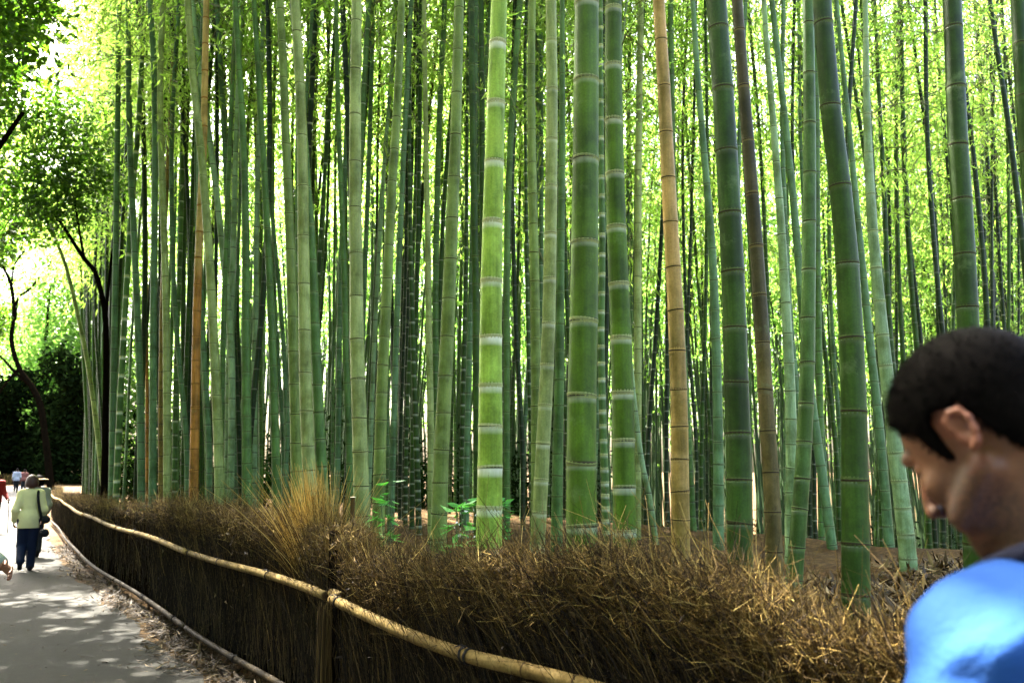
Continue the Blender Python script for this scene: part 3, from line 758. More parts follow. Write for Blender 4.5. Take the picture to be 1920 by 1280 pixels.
# ------------------------------------------------------------------ the brushwood fence with its bamboo rails
def twig_mat(name, stops, rough=0.8):
    m, nt, N, L, P = new_mat(name)
    g = N.new('ShaderNodeNewGeometry')
    r = ramp(nt, g.outputs['Random Per Island'], stops)
    L.new(r.outputs[0], P.inputs['Base Color'])
    P.inputs['Roughness'].default_value = rough
    P.inputs['Specular IOR Level'].default_value = 0.15
    return m
M_twig = twig_mat('brush_twig', [(0, (0.002, 0.0012, 0.0006)), (0.5, (0.010, 0.0066, 0.0024)), (0.85, (0.036, 0.024, 0.008)), (1, (0.09, 0.062, 0.022))])  # lower twigs: shade of the fence face put into the dark colour
M_tip = twig_mat('brush_tip', [(0, (0.006, 0.0033, 0.001)), (0.42, (0.048, 0.028, 0.006)), (0.84, (0.165, 0.102, 0.020)), (1, (0.40, 0.29, 0.082))])  # golden straw, brightened in colour for the lit crest
M_mid = twig_mat('brush_stalk', [(0, (0.002, 0.0012, 0.0005)), (0.5, (0.013, 0.008, 0.0022)), (0.88, (0.052, 0.033, 0.008)), (1, (0.16, 0.105, 0.03))])  # half-dark copy, shade below the crest put into the colour
M_core = simple_mat('brush_shade_core', [(0.35, (0.001, 0.0007, 0.0004)), (0.7, (0.004, 0.0025, 0.001))], 30, 0.95, 0.8, 0.02, spec=0.0)
M_straw = twig_mat('dry_straw', [(0, (0.16, 0.10, 0.02)), (0.5, (0.40, 0.27, 0.06)), (1, (0.60, 0.45, 0.14))])
M_twine = simple_mat('black_twine', [(0.4, (0.004, 0.0035, 0.003)), (0.7, (0.012, 0.010, 0.008))], 60, 0.8, 0.3, 0.002)

def pole_mat(name, a, b, c):
    m, nt, N, L, P = new_mat(name)
    tc = N.new('ShaderNodeTexCoord')
    n1 = noise(nt, 5, 5, 0.65); n2 = noise(nt, 45, 4, 0.75)
    r1 = ramp(nt, n1.outputs[0], [(0.3, a), (0.5, b), (0.7, c)])
    r2 = ramp(nt, n2.outputs[0], [(0.35, (0.6, 0.58, 0.55)), (0.62, (1.1, 1.1, 1.1))])
    cc = mixc(nt, 0.85, r1.outputs[0], r2.outputs[0], 'MULTIPLY')
    d = N.new('ShaderNodeAttribute'); d.attribute_name = 'scar'
    cc = mixc(nt, d.outputs['Fac'], cc, (0.035, 0.02, 0.008))
    L.new(cc, P.inputs['Base Color']); P.inputs['Roughness'].default_value = 0.65
    P.inputs['Specular IOR Level'].default_value = 0.05
    L.new(bump(nt, n2.outputs[0], 0.25, 0.003), P.inputs['Normal'])
    return m
M_pole = pole_mat('rail_bamboo', (0.050, 0.032, 0.009), (0.135, 0.092, 0.028), (0.20, 0.145, 0.052))
M_pole_low = pole_mat('dark_rail_bamboo', (0.004, 0.0024, 0.0006), (0.010, 0.0066, 0.0016), (0.026, 0.018, 0.005))  # much darker tone for the lower rail

S_R, S_POST = 0.0, fence_s_of_px(617, -0.12)
TOPS = [(100, 925), (130, 922), (300, 936), (480, 952), (560, 958), (640, 985), (700, 1030), (800, 1052), (870, 1045), (950, 1018), (1100, 1018), (1200, 1034), (1300, 1062), (1500, 1108), (1700, 1168), (1900, 1220)]
tp_s, tp_z = [], []
for px, py in TOPS:
    s_ = fence_s_of_px(px); Yf = float(fence_at(s_)[1])
    tp_s.append(s_); tp_z.append(at(px, py, Yf + 0.12)[2] - 0.05)
o_ = np.argsort(tp_s); tp_s = np.array(tp_s)[o_]; tp_z = np.array(tp_z)[o_]
def top_z(s):
    q = np.asarray(s)
    return np.interp(s, tp_s, tp_z) + 0.028 * np.sin(q * 4.3) + 0.026 * np.sin(q * 9.7 + 1) + 0.02 * np.sin(q * 23.3)

fr_ = np.random.RandomState(21)
fence_root = empty('brushwood_fence', (*fence_at(S_POST), 0))
tag(fence_root, 'brown brushwood fence of bundled dry twigs with bamboo rails running along the path', 'fence')

# black slab added inside the brushwood as the shade between the twigs
ss = np.arange(0, FLEN[-1], 0.25)
V, Qs = [], []
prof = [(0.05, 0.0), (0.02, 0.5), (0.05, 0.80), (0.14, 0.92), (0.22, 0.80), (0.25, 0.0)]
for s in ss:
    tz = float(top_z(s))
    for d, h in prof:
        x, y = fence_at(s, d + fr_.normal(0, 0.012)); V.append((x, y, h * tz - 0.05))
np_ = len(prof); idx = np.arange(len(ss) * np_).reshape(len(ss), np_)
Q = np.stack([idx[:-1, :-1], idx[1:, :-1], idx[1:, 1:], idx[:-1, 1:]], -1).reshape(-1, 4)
tag(link('brush_shade_core', mesh_np('brush_shade_core', V, Q), M_core, fence_root), kind='stuff')

def fence_samples(n_per):
    """arc lengths, denser where the fence is near the camera"""
    out = []
    for a, b, n in n_per: out.append(fr_.uniform(a, b, n))
    return np.concatenate(out)
sA = fence_s_of_px(1920); sB, sC, sD = fence_s_of_px(1300), fence_s_of_px(700), fence_s_of_px(300)

def twigs(n_per, dlo, dhi, zfrac_lo, zfrac_hi, ln, rad, lean_s, lean_d, bend, m=4, jitter=0.06, lean_k=1.0, top_bias=1.0):
    s = fence_samples(n_per); n = len(s)
    d = fr_.uniform(dlo, dhi, n)
    S_PO_ = fence_s_of_px(632, -0.05)
    s = np.where((np.abs(s - S_PO_) < 0.055) & (d < 0.02), s + 0.13, s)
    tz = top_z(s)
    z = tz * (zfrac_lo + (zfrac_hi - zfrac_lo) * fr_.uniform(0, 1, n) ** top_bias)
    x, y = fence_at(s, d)
    xe, ye = fence_at(s + 0.05, d); t = np.stack([xe - x, ye - y, 0 * x], -1); t /= np.linalg.norm(t, axis=1, keepdims=True)
    nrm = np.stack([t[:, 1], -t[:, 0], 0 * x], -1)
    lf = 0.16 * np.sin(s * 2.1) + 0.14 * np.sin(s * 5.3 + 1) + 0.42 * sstep(sC, sA + 1.0, s) + 0.10
    D = t * (lf * lean_k + fr_.normal(0, lean_s, n))[:, None] + nrm * fr_.normal(lean_d[0], lean_d[1], n)[:, None] + np.array([0, 0, 1.0])
    D /= np.linalg.norm(D, axis=1, keepdims=True)
    L_ = fr_.uniform(ln[0], ln[1], n)
    over = np.maximum(0, z + D[:, 2] * L_ - tz * (1.0 + np.abs(fr_.normal(0, jitter, n))))
    z = z - over
    z = np.maximum(z, 0.0)
    u = np.linspace(0, 1, m)
    P = np.stack([x, y, z], -1)[:, None, :] + D[:, None, :] * (L_[:, None] * u[None])[..., None]
    B = side_of(D, fr_) * (fr_.normal(0, bend, n) * L_)[:, None]
    P = P + B[:, None, :] * (u ** 2)[None, :, None] + fr_.normal(0, 0.006 + 0.10 * 0.12 * (np.mean(ln) < 0.12), P.shape)
    P[..., 2] = np.maximum(P[..., 2], 0.005)
    r0 = fr_.uniform(rad[0], rad[1], n)
    Rr = r0[:, None] * np.linspace(1, 0.4, m)[None]
    return tubes(P, Rr, 3)

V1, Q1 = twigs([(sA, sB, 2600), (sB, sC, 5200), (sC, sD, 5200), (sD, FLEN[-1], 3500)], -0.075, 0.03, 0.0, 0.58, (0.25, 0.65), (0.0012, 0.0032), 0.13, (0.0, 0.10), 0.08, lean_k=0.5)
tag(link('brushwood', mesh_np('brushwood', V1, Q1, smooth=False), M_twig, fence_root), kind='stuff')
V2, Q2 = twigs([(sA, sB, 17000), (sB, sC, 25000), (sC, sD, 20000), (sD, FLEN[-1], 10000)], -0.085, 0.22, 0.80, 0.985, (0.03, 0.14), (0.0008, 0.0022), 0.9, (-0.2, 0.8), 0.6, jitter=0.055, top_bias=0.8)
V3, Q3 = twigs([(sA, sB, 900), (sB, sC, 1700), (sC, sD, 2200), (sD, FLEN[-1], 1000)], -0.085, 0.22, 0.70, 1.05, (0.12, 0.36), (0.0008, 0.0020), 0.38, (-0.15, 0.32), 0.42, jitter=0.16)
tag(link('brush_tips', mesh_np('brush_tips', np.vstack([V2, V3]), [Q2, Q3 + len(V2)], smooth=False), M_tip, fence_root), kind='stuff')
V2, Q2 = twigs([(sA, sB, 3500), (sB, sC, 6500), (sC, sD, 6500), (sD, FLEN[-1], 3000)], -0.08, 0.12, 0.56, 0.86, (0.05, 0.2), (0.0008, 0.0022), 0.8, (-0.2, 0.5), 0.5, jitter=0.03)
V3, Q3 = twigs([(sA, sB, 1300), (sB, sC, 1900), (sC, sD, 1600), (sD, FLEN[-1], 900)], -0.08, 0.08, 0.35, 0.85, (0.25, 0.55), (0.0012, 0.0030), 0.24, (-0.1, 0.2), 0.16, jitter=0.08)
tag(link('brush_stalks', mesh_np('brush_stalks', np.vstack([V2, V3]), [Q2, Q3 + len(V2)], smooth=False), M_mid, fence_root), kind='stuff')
# curled dry leaves caught in the twigs
n = 2600
s = fence_samples([(sA, sB, 700), (sB, sC, 900), (sC, sD, 1000)])
n = len(s); x, y = fence_at(s, fr_.uniform(-0.13, 0.3, n)); z = top_z(s) * fr_.beta(3.5, 1.6, n)
D = rand_unit(n, 1.0, fr_); U = side_of(D, fr_); Ln = fr_.uniform(0.02, 0.065, n)
V, T = leaf_quads(np.stack([x, y, z], -1), D, U, Ln, Ln * fr_.uniform(0.15, 0.4, n), 0.5)
tag(link('caught_leaves', mesh_np('caught_leaves', V, T, smooth=False), M_dry, fence_root), kind='stuff')

# single stout branches one can pick out
PTS = []
for k in range(110):
    s0 = fr_.uniform(sA + 0.3, fence_s_of_px(520)); d0 = fr_.uniform(-0.075, 0.02); tz = float(top_z(s0))
    z0 = fr_.uniform(0.1, 0.62) * tz; L_ = fr_.uniform(0.35, 0.75)
    if z0 + L_ > tz * 1.12: z0 = tz * 1.12 - L_
    ln = fr_.normal(0, 0.28)
    P = []
    for u in np.linspace(0, 1, 5):
        xx, yy = fence_at(s0 + ln * L_ * u + 0.05 * math.sin(u * 3 + k), d0 - 0.01 * u)
        P.append((xx, yy, z0 + L_ * u))
    P = np.array(P) ; c = P[0].copy()
    V, Q = tubes((P - c)[None], np.linspace(fr_.uniform(0.003, 0.0055), 0.0012, 5)[None], 5)
    ob = link('branch', mesh_np('branch', V, Q), M_mid if k % 3 else M_tip, fence_root, loc=tuple(c - np.array(fence_root.location)))

# rails: bamboo poles in lengths, lashed with black twine
def rail_z(s):
    return 0.84 + 0.012 * np.sin(s * 1.3 + 1)
def rail_pole(name, s0, s1, d, zf, r0, r1, mat, step=0.34, seed=0):
    r = np.random.RandomState(seed)
    nz = []; q = s0 + r.uniform(0.1, 0.3)
    while q < s1 - 0.03: nz.append(q); q += step * r.uniform(0.8, 1.2)
    st = [(s0, 1, 0), (s1, 1, 0)]
    for q in nz: st += [(q - 0.035, 1, 0), (q - 0.006, 1.07, 0), (q - 0.002, 1.09, 1), (q + 0.003, 1.09, 1), (q + 0.010, 1.05, 0), (q + 0.04, 1, 0)]
    for q in np.arange(s0 + 0.15, s1, 0.2): st.append((q, 1, 0))
    st = sorted(v for v in st if s0 <= v[0] <= s1)
    S = np.array([v[0] for v in st]); f = np.array([v[1] for v in st])
    x, y = fence_at(S, d); P = np.stack([x, y, zf(S)], -1)
    rad = np.interp(S, [s0, s1], [r0, r1]) * f
    P = np.vstack([P[:1], P, P[-1:]]); P[0] += (P[1] - P[2]) * 0.02; P[-1] += (P[-2] - P[-3]) * 0.02
    rad = np.concatenate([[rad[0] * 0.55], rad, [rad[-1] * 0.55]])
    c = P[len(P) // 2].copy()
    V, Q = tubes((P - c)[None], rad[None], 14)
    scar = np.repeat(np.array([0.8] + [v[2] for v in st] + [0.8]), 14)
    n_ = len(V); cap0 = np.arange(14)[None, ::-1]; cap1 = (np.arange(14) + n_ - 14)[None]
    return link(name, mesh_np(name, V, [Q, cap0, cap1], floats={'scar': scar}), mat, fence_root, loc=tuple(c - np.array(fence_root.location)))
rail_pole('top_rail', 0.2, S_POST - 0.10, -0.115, rail_z, 0.031, 0.031, M_pole, 0.36, 1)
rail_pole('top_rail', S_POST - 0.16, S_POST + 0.02, -0.075, lambda s: rail_z(s) + 0.02, 0.030, 0.030, M_pole, 0.36, 7)
s_ = S_POST + 0.06
for k in range(6):
    e_ = min(s_ + [3.6, 4.2, 4.0, 4.4, 4.4, 6][k], FLEN[-1])
    rail_pole('top_rail', s_, e_, -0.11 - 0.012 * (k % 2), rail_z, 0.030, 0.027, M_pole, 0.36, 2 + k)
    s_ = e_ + 0.015
s_ = 0.4
low_z = lambda s: 0.125 + 0.012 * np.sin(s * 0.9)
for k in range(8):
    e_ = min(s_ + 4.1, FLEN[-1])
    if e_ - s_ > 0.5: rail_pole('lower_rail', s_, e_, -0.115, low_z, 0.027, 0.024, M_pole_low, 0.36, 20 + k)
    s_ = e_ + 0.02
def tie(s, zf, d, r=0.039, double=False, seed=0):
    rr_ = np.random.RandomState(seed)
    V, Qa, off = [], [], 0
    x, y = fence_at(s, d); c = np.array([x, y, float(zf(s))])
    xe, ye = fence_at(s + 0.05, d); t = np.array([xe - x, ye - y, 0]); t /= np.linalg.norm(t); nn = np.array([t[1], -t[0], 0]); up = np.array([0, 0, 1.0])
    for w in ((-0.018, 0.018) if double else (0.0,)):
        sl = rr_.uniform(-0.4, 0.4)
        for q in (-0.004, 0.004):
            a = np.linspace(0, 2 * math.pi, 15)
            P = np.stack([t * (w + q + sl * r * math.sin(b)) + nn * (r * math.cos(b) * 1.0) + up * (r * math.sin(b)) for b in a])
            v, qd = tubes(P[None], np.full((1, 15), 0.0038), 5)
            V.append(v); Qa.append(qd + off); off += len(v)
    for e in (-1, 1):                                                  # loose ends of the knot
        P = np.array([up * r * 1.02 - nn * 0.01, up * (r + 0.012) - nn * 0.02 + t * 0.012 * e, up * (r + 0.004) - nn * 0.045 + t * 0.03 * e])
        v, qd = tubes(P[None], np.full((1, 3), 0.003), 4); V.append(v); Qa.append(qd + off); off += len(v)
    link('tie', mesh_np('tie', np.vstack(V), np.vstack(Qa)), M_twine, fence_root, loc=tuple(c - np.array(fence_root.location)))
for k, px in enumerate((1290, 878, 640, 510, 418, 363, 310, 260, 226, 199, 180, 165)):
    tie(fence_s_of_px(px, -0.115), rail_z, -0.115, 0.035, px in (878, 1290), k)
for k, px in enumerate((560, 455, 340, 282, 240)):
    tie(fence_s_of_px(px, -0.115), low_z, -0.115, 0.031, False, 30 + k)

# post and the bundle of twigs in front of it
S_PO = fence_s_of_px(632, -0.05)
px_, py_ = fence_at(S_PO, -0.05)
ztop_post = at(632, 994, py_)[2]
V, Qr, S = lathe([(-0.1, 0.044, 0), (0.5, 0.045, 0), (ztop_post - 0.012, 0.046, 0), (ztop_post, 0.040, 0), (ztop_post + 0.002, 0.001, 0)], 14)
link('post', mesh_np('post', V, Qr), simple_mat('dark_post', [(0.3, (0.0012, 0.0009, 0.0006)), (0.7, (0.005, 0.0035, 0.002))], 20, 0.95, 0.6, 0.01, spec=0.0), fence_root, loc=tuple(np.array([px_, py_, 0]) - np.array(fence_root.location)))
bx, by = fence_at(fence_s_of_px(616, -0.17), -0.17)
n = 150
ang = fr_.uniform(0, 6.28, n); rr_ = 0.055 * np.sqrt(fr_.uniform(0, 1, n))
u = np.linspace(0, 1, 5)
P = np.stack([(rr_ * np.cos(ang))[:, None] * (0.75 + 0.5 * np.abs(u - 0.8))[None] + fr_.normal(0, 0.004, (n, 5)), (rr_ * np.sin(ang))[:, None] * np.ones((1, 5)) + fr_.normal(0, 0.004, (n, 5)), fr_.uniform(0, 0.08, n)[:, None] + u[None] * fr_.uniform(0.66, 0.80, n)[:, None]], -1)
V, Q = tubes(P, fr_.uniform(0.0015, 0.0035, n)[:, None] * np.ones((1, 5)), 4)
M_bundle = twig_mat('bundled_twig', [(0, (0.012, 0.007, 0.002)), (0.6, (0.06, 0.038, 0.010)), (1, (0.13, 0.09, 0.026))])
link('twig_bundle', mesh_np('twig_bundle', V, Q, smooth=False), M_bundle, fence_root, loc=tuple(np.array([bx, by, 0]) - np.array(fence_root.location)))

# ------------------------------------------------------------------ tuft of tall dry grass behind the post
tx, ty = fence_at(fence_s_of_px(612, 0.1), 0.1)
tuft = empty('dry_grass_tuft', (tx, ty, 0.62))
tag(tuft, 'tall tuft of pale golden dry grass fanning up above the fence post', 'grass tuft')
def blades(n, h, spread, side, r0, seed, mid=0.0):
    r = np.random.RandomState(seed)
    az = r.uniform(0, 6.28, n); out = np.abs(r.normal(0, spread, n))
    L_ = r.uniform(h[0], h[1], n)
    u = np.linspace(0, 1, 6)
    hx = (out * np.cos(az) + side)[:, None] * L_[:, None] * (0.55 * u + 0.45 * u ** 2)[None]
    hy = (out * np.sin(az) * 0.6)[:, None] * L_[:, None] * (0.55 * u + 0.45 * u ** 2)[None]
    hz = L_[:, None] * (u - 0.16 * out[:, None] * u ** 2)
    b = r.normal(0, 0.05, (n, 2))
    P = np.stack([hx + b[:, :1], hy + b[:, 1:] * 0.6, hz], -1) + r.normal(0, 0.006, (n, 6, 3))
    return tubes(P, r.uniform(r0[0], r0[1], n)[:, None] * np.linspace(1, 0.35, 6)[None], 3)
V, Q = blades(520, (0.5, 1.12), 0.26, -0.12, (0.0018, 0.0036), 5)
tag(link('stalks', mesh_np('stalks', V, Q, smooth=False), M_straw, tuft, loc=(0, 0, 0)), kind='stuff')
V, Q = blades(800, (0.4, 0.95), 0.45, -0.05, (0.0014, 0.0026), 6)
tag(link('thin_stems', mesh_np('thin_stems', V, Q, smooth=False), M_tip, tuft, loc=(0, 0, 0)), kind='stuff')

# cut stake with a pale end beside the tuft
sx, sy = fence_at(fence_s_of_px(661, 0.18), 0.18)
zt = at(661, 932, sy)[2]
stake = empty('cut_stake', (sx, sy, 0.5))
tag(stake, 'short brown cut stake with a pale sawn end right of the grass tuft', 'stake')
V, Qr, S = lathe([(0, 0.016, 0), (zt - 0.5 - 0.004, 0.016, 0), (zt - 0.5, 0.018, 0)], 12)
link('shaft', mesh_np('shaft', V, Qr), M_bundle, stake, loc=(0, 0, 0))
V, Qr, S = lathe([(0, 0.018, 0), (0.004, 0.017, 0), (0.006, 0.001, 0)], 12)
link('cut_end', mesh_np('cut_end', V, Qr), simple_mat('sawn_wood', [(0.3, (0.5, 0.36, 0.2)), (0.7, (0.62, 0.5, 0.32))], 40, 0.7, 0), stake, loc=(0, 0, zt - 0.5))

# ------------------------------------------------------------------ leafy seedlings behind the fence
M_green = leaf_mat('seedling_leaf', [(0.05, 0.20, 0.03), (0.08, 0.30, 0.05)], [(0.08, 0.36, 0.04), (0.14, 0.48, 0.06)], 0.35)
M_stem = simple_mat('green_stem', [(0.3, (0.03, 0.06, 0.015)), (0.7, (0.06, 0.1, 0.03))], 20, 0.6, 0)
def seedling(px, ptop, pbot, Y, wpx, seed, label, n_st=4, white=0):
    r = np.random.RandomState(seed)
    pb = at(px, pbot, Y); pt = at(px, ptop, Y); H = pt[2] - pb[2]; W = wpx / FPX * Y / 2
    gz = float(ground_z(pb[0], pb[1])); z0 = min(gz, pb[2])
    root = empty('leafy_seedling', (pb[0], pb[1], z0)); tag(root, label, 'plant', 'leafy seedlings behind the fence')
    P, LC, LD = [], [], []
    for k in range(n_st):
        e = np.array([r.uniform(-W, W) * 0.7, r.uniform(-W, W) * 0.5, (pb[2] - z0) + H * r.uniform(0.6, 1.0)])
        u = np.linspace(0, 1, 6)[:, None]
        p = e * np.concatenate([u ** 1.4, u ** 1.4, u], 1) + r.normal(0, 0.006, (6, 3)); P.append(p)
        for q in np.linspace(0.45, 1, 7):
            b = np.array([np.interp(q, u[:, 0], p[:, c]) for c in range(3)])
            for sgn in (-1, 1, 0):
                a = r.uniform(0, 6.28)
                LC.append(b); LD.append((math.cos(a), math.sin(a) * 0.8, r.uniform(-0.5, 0.35)))
    V, Q = tubes(np.array(P), np.full((n_st, 6), 0.003), 4)
    link('stem', mesh_np('stem', V, Q), M_stem, root, loc=(0, 0, 0))
    LC = np.array(LC); LD = np.array(LD); LD /= np.linalg.norm(LD, axis=1, keepdims=True)
    U = np.cross(LD, np.array([0, 0, 1.0]) + r.normal(0, 0.3, LD.shape)); U /= np.linalg.norm(U, axis=1, keepdims=True)
    Ln = r.uniform(0.075, 0.145, len(LC))
    V, T = leaf_quads(LC + LD * 0.012, LD, U, Ln, Ln * 0.38, 0.18)
    link('leaves', mesh_np('leaves', V, T, smooth=False), M_green, root, loc=(0, 0, 0))
    if white:  # white flecks put the sunlight on some leaves into colour
        b = np.stack([r.uniform(-W, W, white), r.uniform(-W, W, white) * 0.5, (pb[2] - z0) + H * r.uniform(0.1, 0.75, white)], -1)
        D = rand_unit(white, 0.3, r); U = side_of(D, r); Ln = r.uniform(0.015, 0.035, white)
        V, T = leaf_quads(b, D, U, Ln, Ln * 0.6, 0.1)
        link('sunlit_fleck', mesh_np('sunlit_fleck', V, T, smooth=False), simple_mat('sunlit_fleck_white', [(0.3, (0.7, 0.68, 0.62)), (0.7, (0.85, 0.84, 0.8))], 10, 0.6, 0), root, loc=(0, 0, 0))
seedling(728, 900, 1010, 6.2, 78, 1, 'fresh green leafy seedling just right of the dry grass tuft', 4)
seedling(868, 930, 1015, 5.4, 62, 2, 'green leafy seedling with white sunlit flecks against the foot of the pale banded culm', 4, white=26)
seedling(945, 900, 1010, 8.2, 40, 3, 'small green sprig between the pale banded culm and the leaning pale one', 2)
# ------------------------------------------------------------------ broadleaf trees and the far background
M_bark = simple_mat('dark_bark', [(0.3, (0.0015, 0.0012, 0.0008)), (0.7, (0.005, 0.0036, 0.002))], 6, 0.95, 0.6, 0.05, spec=0.0)
M_bleaf = leaf_mat('broad_leaf', [(0.012, 0.03, 0.006), (0.025, 0.055, 0.009), (0.05, 0.09, 0.016)], [(0.03, 0.10, 0.005), (0.09, 0.22, 0.01), (0.22, 0.40, 0.02)], 0.4)
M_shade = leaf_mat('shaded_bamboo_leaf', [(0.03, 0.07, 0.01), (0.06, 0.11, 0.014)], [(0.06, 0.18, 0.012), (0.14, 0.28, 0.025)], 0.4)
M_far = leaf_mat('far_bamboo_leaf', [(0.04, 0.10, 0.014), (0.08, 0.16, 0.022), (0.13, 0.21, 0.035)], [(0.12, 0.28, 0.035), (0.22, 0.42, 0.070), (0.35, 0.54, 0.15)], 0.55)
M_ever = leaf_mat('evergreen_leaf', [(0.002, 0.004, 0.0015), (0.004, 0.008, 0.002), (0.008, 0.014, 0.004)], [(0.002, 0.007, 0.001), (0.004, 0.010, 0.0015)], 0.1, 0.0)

def blob_leaves(blobs, n, leaf, r, clump=0.35, droop=-0.2):
    """leaves gathered in clumps on the shells of several ellipsoid boughs"""
    w = np.array([b[3] * b[4] * b[5] for b in blobs], float) ** 0.67
    b = np.array(blobs)[r.choice(len(blobs), n, p=w / w.sum())]
    nc = max(8, n // 26)
    cd = rand_unit(nc, 1, r) * (r.uniform(0.35, 1.0, nc) ** 0.5)[:, None]
    ci = r.randint(nc, size=n)
    C = b[:, :3] + b[:, 3:6] * cd[ci] + r.normal(0, clump, (n, 3)) * np.array([1, 1, 0.6])
    D = rand_unit(n, 0.8, r) + np.array([0, 0, droop]); D /= np.linalg.norm(D, axis=1, keepdims=True)
    U = side_of(D, r); Ln = leaf * r.uniform(0.6, 1.4, n)
    return leaf_quads(C, D, U, Ln, Ln * r.uniform(0.4, 0.6, n), 0.15)

def tree(name, label, cat, group, base, limbs, blobs, n, leaf, mat, seed, clump=0.4):
    """limbs: list of (points, r0, r1) in world space; blobs in world space"""
    r = np.random.RandomState(seed)
    root = empty(name, tuple(base)); tag(root, label, cat, group)
    b = np.array(base)
    for k, (pts, r0, r1) in enumerate(limbs):
        C = catmull(np.array(pts), 5) - b
        V, Q = tubes(C[None], np.linspace(r0, r1, len(C))[None], 9)
        link('trunk' if k == 0 else 'limb', mesh_np('trunk' if k == 0 else 'limb', V, Q), M_bark, root, loc=(0, 0, 0))
    if n:
        V, T = blob_leaves([(q[0] - b[0], q[1] - b[1], q[2] - b[2], *q[3:]) for q in blobs], n, leaf, r, clump)
        link('crown', mesh_np('crown', V, T, smooth=False), mat, root, loc=(0, 0, 0))
    return root

def line(pts, Y): return [at(px, py, Y) for px, py in pts]
# T1: forked dark tree at the bend of the path
Y1 = 70
b1 = at(97, 905, Y1); b1[2] = -0.1
tree('broadleaf_tree', 'dark forked tree silhouetted at the left where the path disappears', 'tree', 'broadleaf trees at the far left', b1,
     [([b1] + line([(90, 860), (85, 820), (76, 760), (60, 725), (36, 690), (22, 640), (26, 590), (22, 540), (8, 505), (-8, 490)], Y1), 0.30, 0.10),
      (line([(60, 725), (30, 700), (5, 672), (-20, 655)], Y1), 0.15, 0.06),
      (line([(28, 600), (34, 560), (58, 540), (80, 510), (98, 490), (112, 470)], Y1), 0.14, 0.05),
      (line([(22, 540), (26, 500), (46, 470), (70, 440)], Y1), 0.10, 0.04),
      (line([(36, 690), (10, 720), (-15, 760)], Y1), 0.13, 0.06)],
     [(*at(px, py, Y1 + dy), rx, 2.5, rz) for px, py, dy, rx, rz in ((10, 400, 0, 2.6, 1.9), (60, 430, 1, 2.2, 1.3), (-30, 330, 0, 3, 2.5), (50, 350, -1, 2.4, 1.4), (100, 400, 1, 2.0, 1.2), (-20, 470, 0, 2, 1.5), (20, 250, 0, 3, 2), (-40, 600, 0, 2.5, 2.2))],
     24000, 0.36, M_bleaf, 3, 0.55)
# T2: dark trunk rising through the left end of the bamboo wall
Y2 = 17.5
b2 = at(199, 925, Y2); b2[2] = float(ground_z(b2[0], b2[1])) - 0.05
tree('slender_tree', 'slender black tree trunk bending left through the dark left end of the bamboos', 'tree', None, b2,
     [([b2] + line([(197, 860), (198, 780), (199, 690), (198, 600), (190, 550), (178, 510), (158, 485), (138, 455), (112, 415), (92, 395)], Y2), 0.075, 0.03),
      (line([(198, 600), (205, 520), (214, 430), (222, 330)], Y2), 0.035, 0.015),
      (line([(158, 485), (150, 440), (140, 380), (120, 300)], Y2), 0.03, 0.012)],
     [(*at(px, py, Y2), rx, 0.9, rz) for px, py, rx, rz in ((90, 370, 1.0, 0.5), (130, 330, 0.9, 0.6), (60, 420, 0.8, 0.4), (110, 260, 0.9, 0.5), (45, 340, 0.8, 0.5), (150, 240, 0.9, 0.6), (80, 200, 0.9, 0.5), (175, 330, 0.7, 0.5), (30, 250, 0.8, 0.5), (120, 400, 0.7, 0.4))],
     7000, 0.13, M_bleaf, 4, 0.2)
# T3: tree on the left bank of the path, its boughs hanging into the top left corner
Y3 = 12.5
b3 = np.array([-9.6, 13.2, -0.05])
tree('overhanging_tree', 'leafy dark boughs hanging into the top left corner beside white sky', 'tree', None, b3,
     [([b3, b3 + np.array([0.15, 0, 2.5]), b3 + np.array([0.1, -0.2, 5]), b3 + np.array([0.5, -0.2, 8.6]), b3 + np.array([0.9, 0.4, 13])], 0.22, 0.07),
      ([b3 + np.array([0.1, -0.2, 5]), b3 + np.array([0.9, -0.3, 6.3]), b3 + np.array([1.7, -0.5, 7.4])], 0.08, 0.03),
      ([b3 + np.array([0.6, 0, 10]), b3 + np.array([0.2, 2.0, 11.8]), b3 + np.array([-0.8, 4.6, 13.0])], 0.09, 0.03),
      ([b3 + np.array([0.6, 0, 9.5]), b3 + np.array([1.4, -2.0, 10.2]), b3 + np.array([3.4, -5.0, 10.6]), b3 + np.array([5.6, -7.0, 10.8])], 0.08, 0.03)],
     [(*at(px, py, Y3), rx, 0.8, rz) for px, py, rx, rz in ((20, 40, 0.7, 0.45), (40, 100, 0.35, 0.2), (-10, 90, 0.6, 0.35), (10, -20, 0.9, 0.5), (-40, 160, 0.5, 0.35))],
     1500, 0.13, M_bleaf, 5, 0.2)
T3 = [o for o in bpy.data.objects if o.name.startswith('overhanging_tree')][0]
OVER = [(x - 1.5, y - 1.2, z - 2.5, rx, 1.6, 0.8) for x, y, z, rx in ((-6.6, 12.0, 12.6, 1.5), (-7.6, 13.6, 13.2, 1.6), (-8.6, 15.4, 12.8, 1.7), (-9.8, 16.6, 13.4, 1.6), (-10.9, 18.4, 13.0, 1.5), (-9.0, 13.0, 13.5, 1.6), (-7.0, 14.8, 14.2, 1.3), (-5.6, 10.6, 13.0, 1.3), (-3.4, 8.6, 13.0, 1.3), (-3.0, 9.8, 13.6, 1.2))]  # boughs added out of view, placed to dapple the path with shade
V, T = blob_leaves([(q[0] - b3[0], q[1] - b3[1], q[2] - b3[2], *q[3:]) for q in OVER], 6000, 0.34, np.random.RandomState(55), 0.20)
link('crown', mesh_np('crown', V, T, smooth=False), M_bleaf, T3, loc=(0, 0, 0))
V, T = blob_leaves([(-3.00 - b3[0], 5.75 - b3[1], 10.6 - b3[2], 0.34, 0.6, 0.25)], 420, 0.20, np.random.RandomState(56), 0.05)  # leaf spray added out of view to shade the man's head and neck
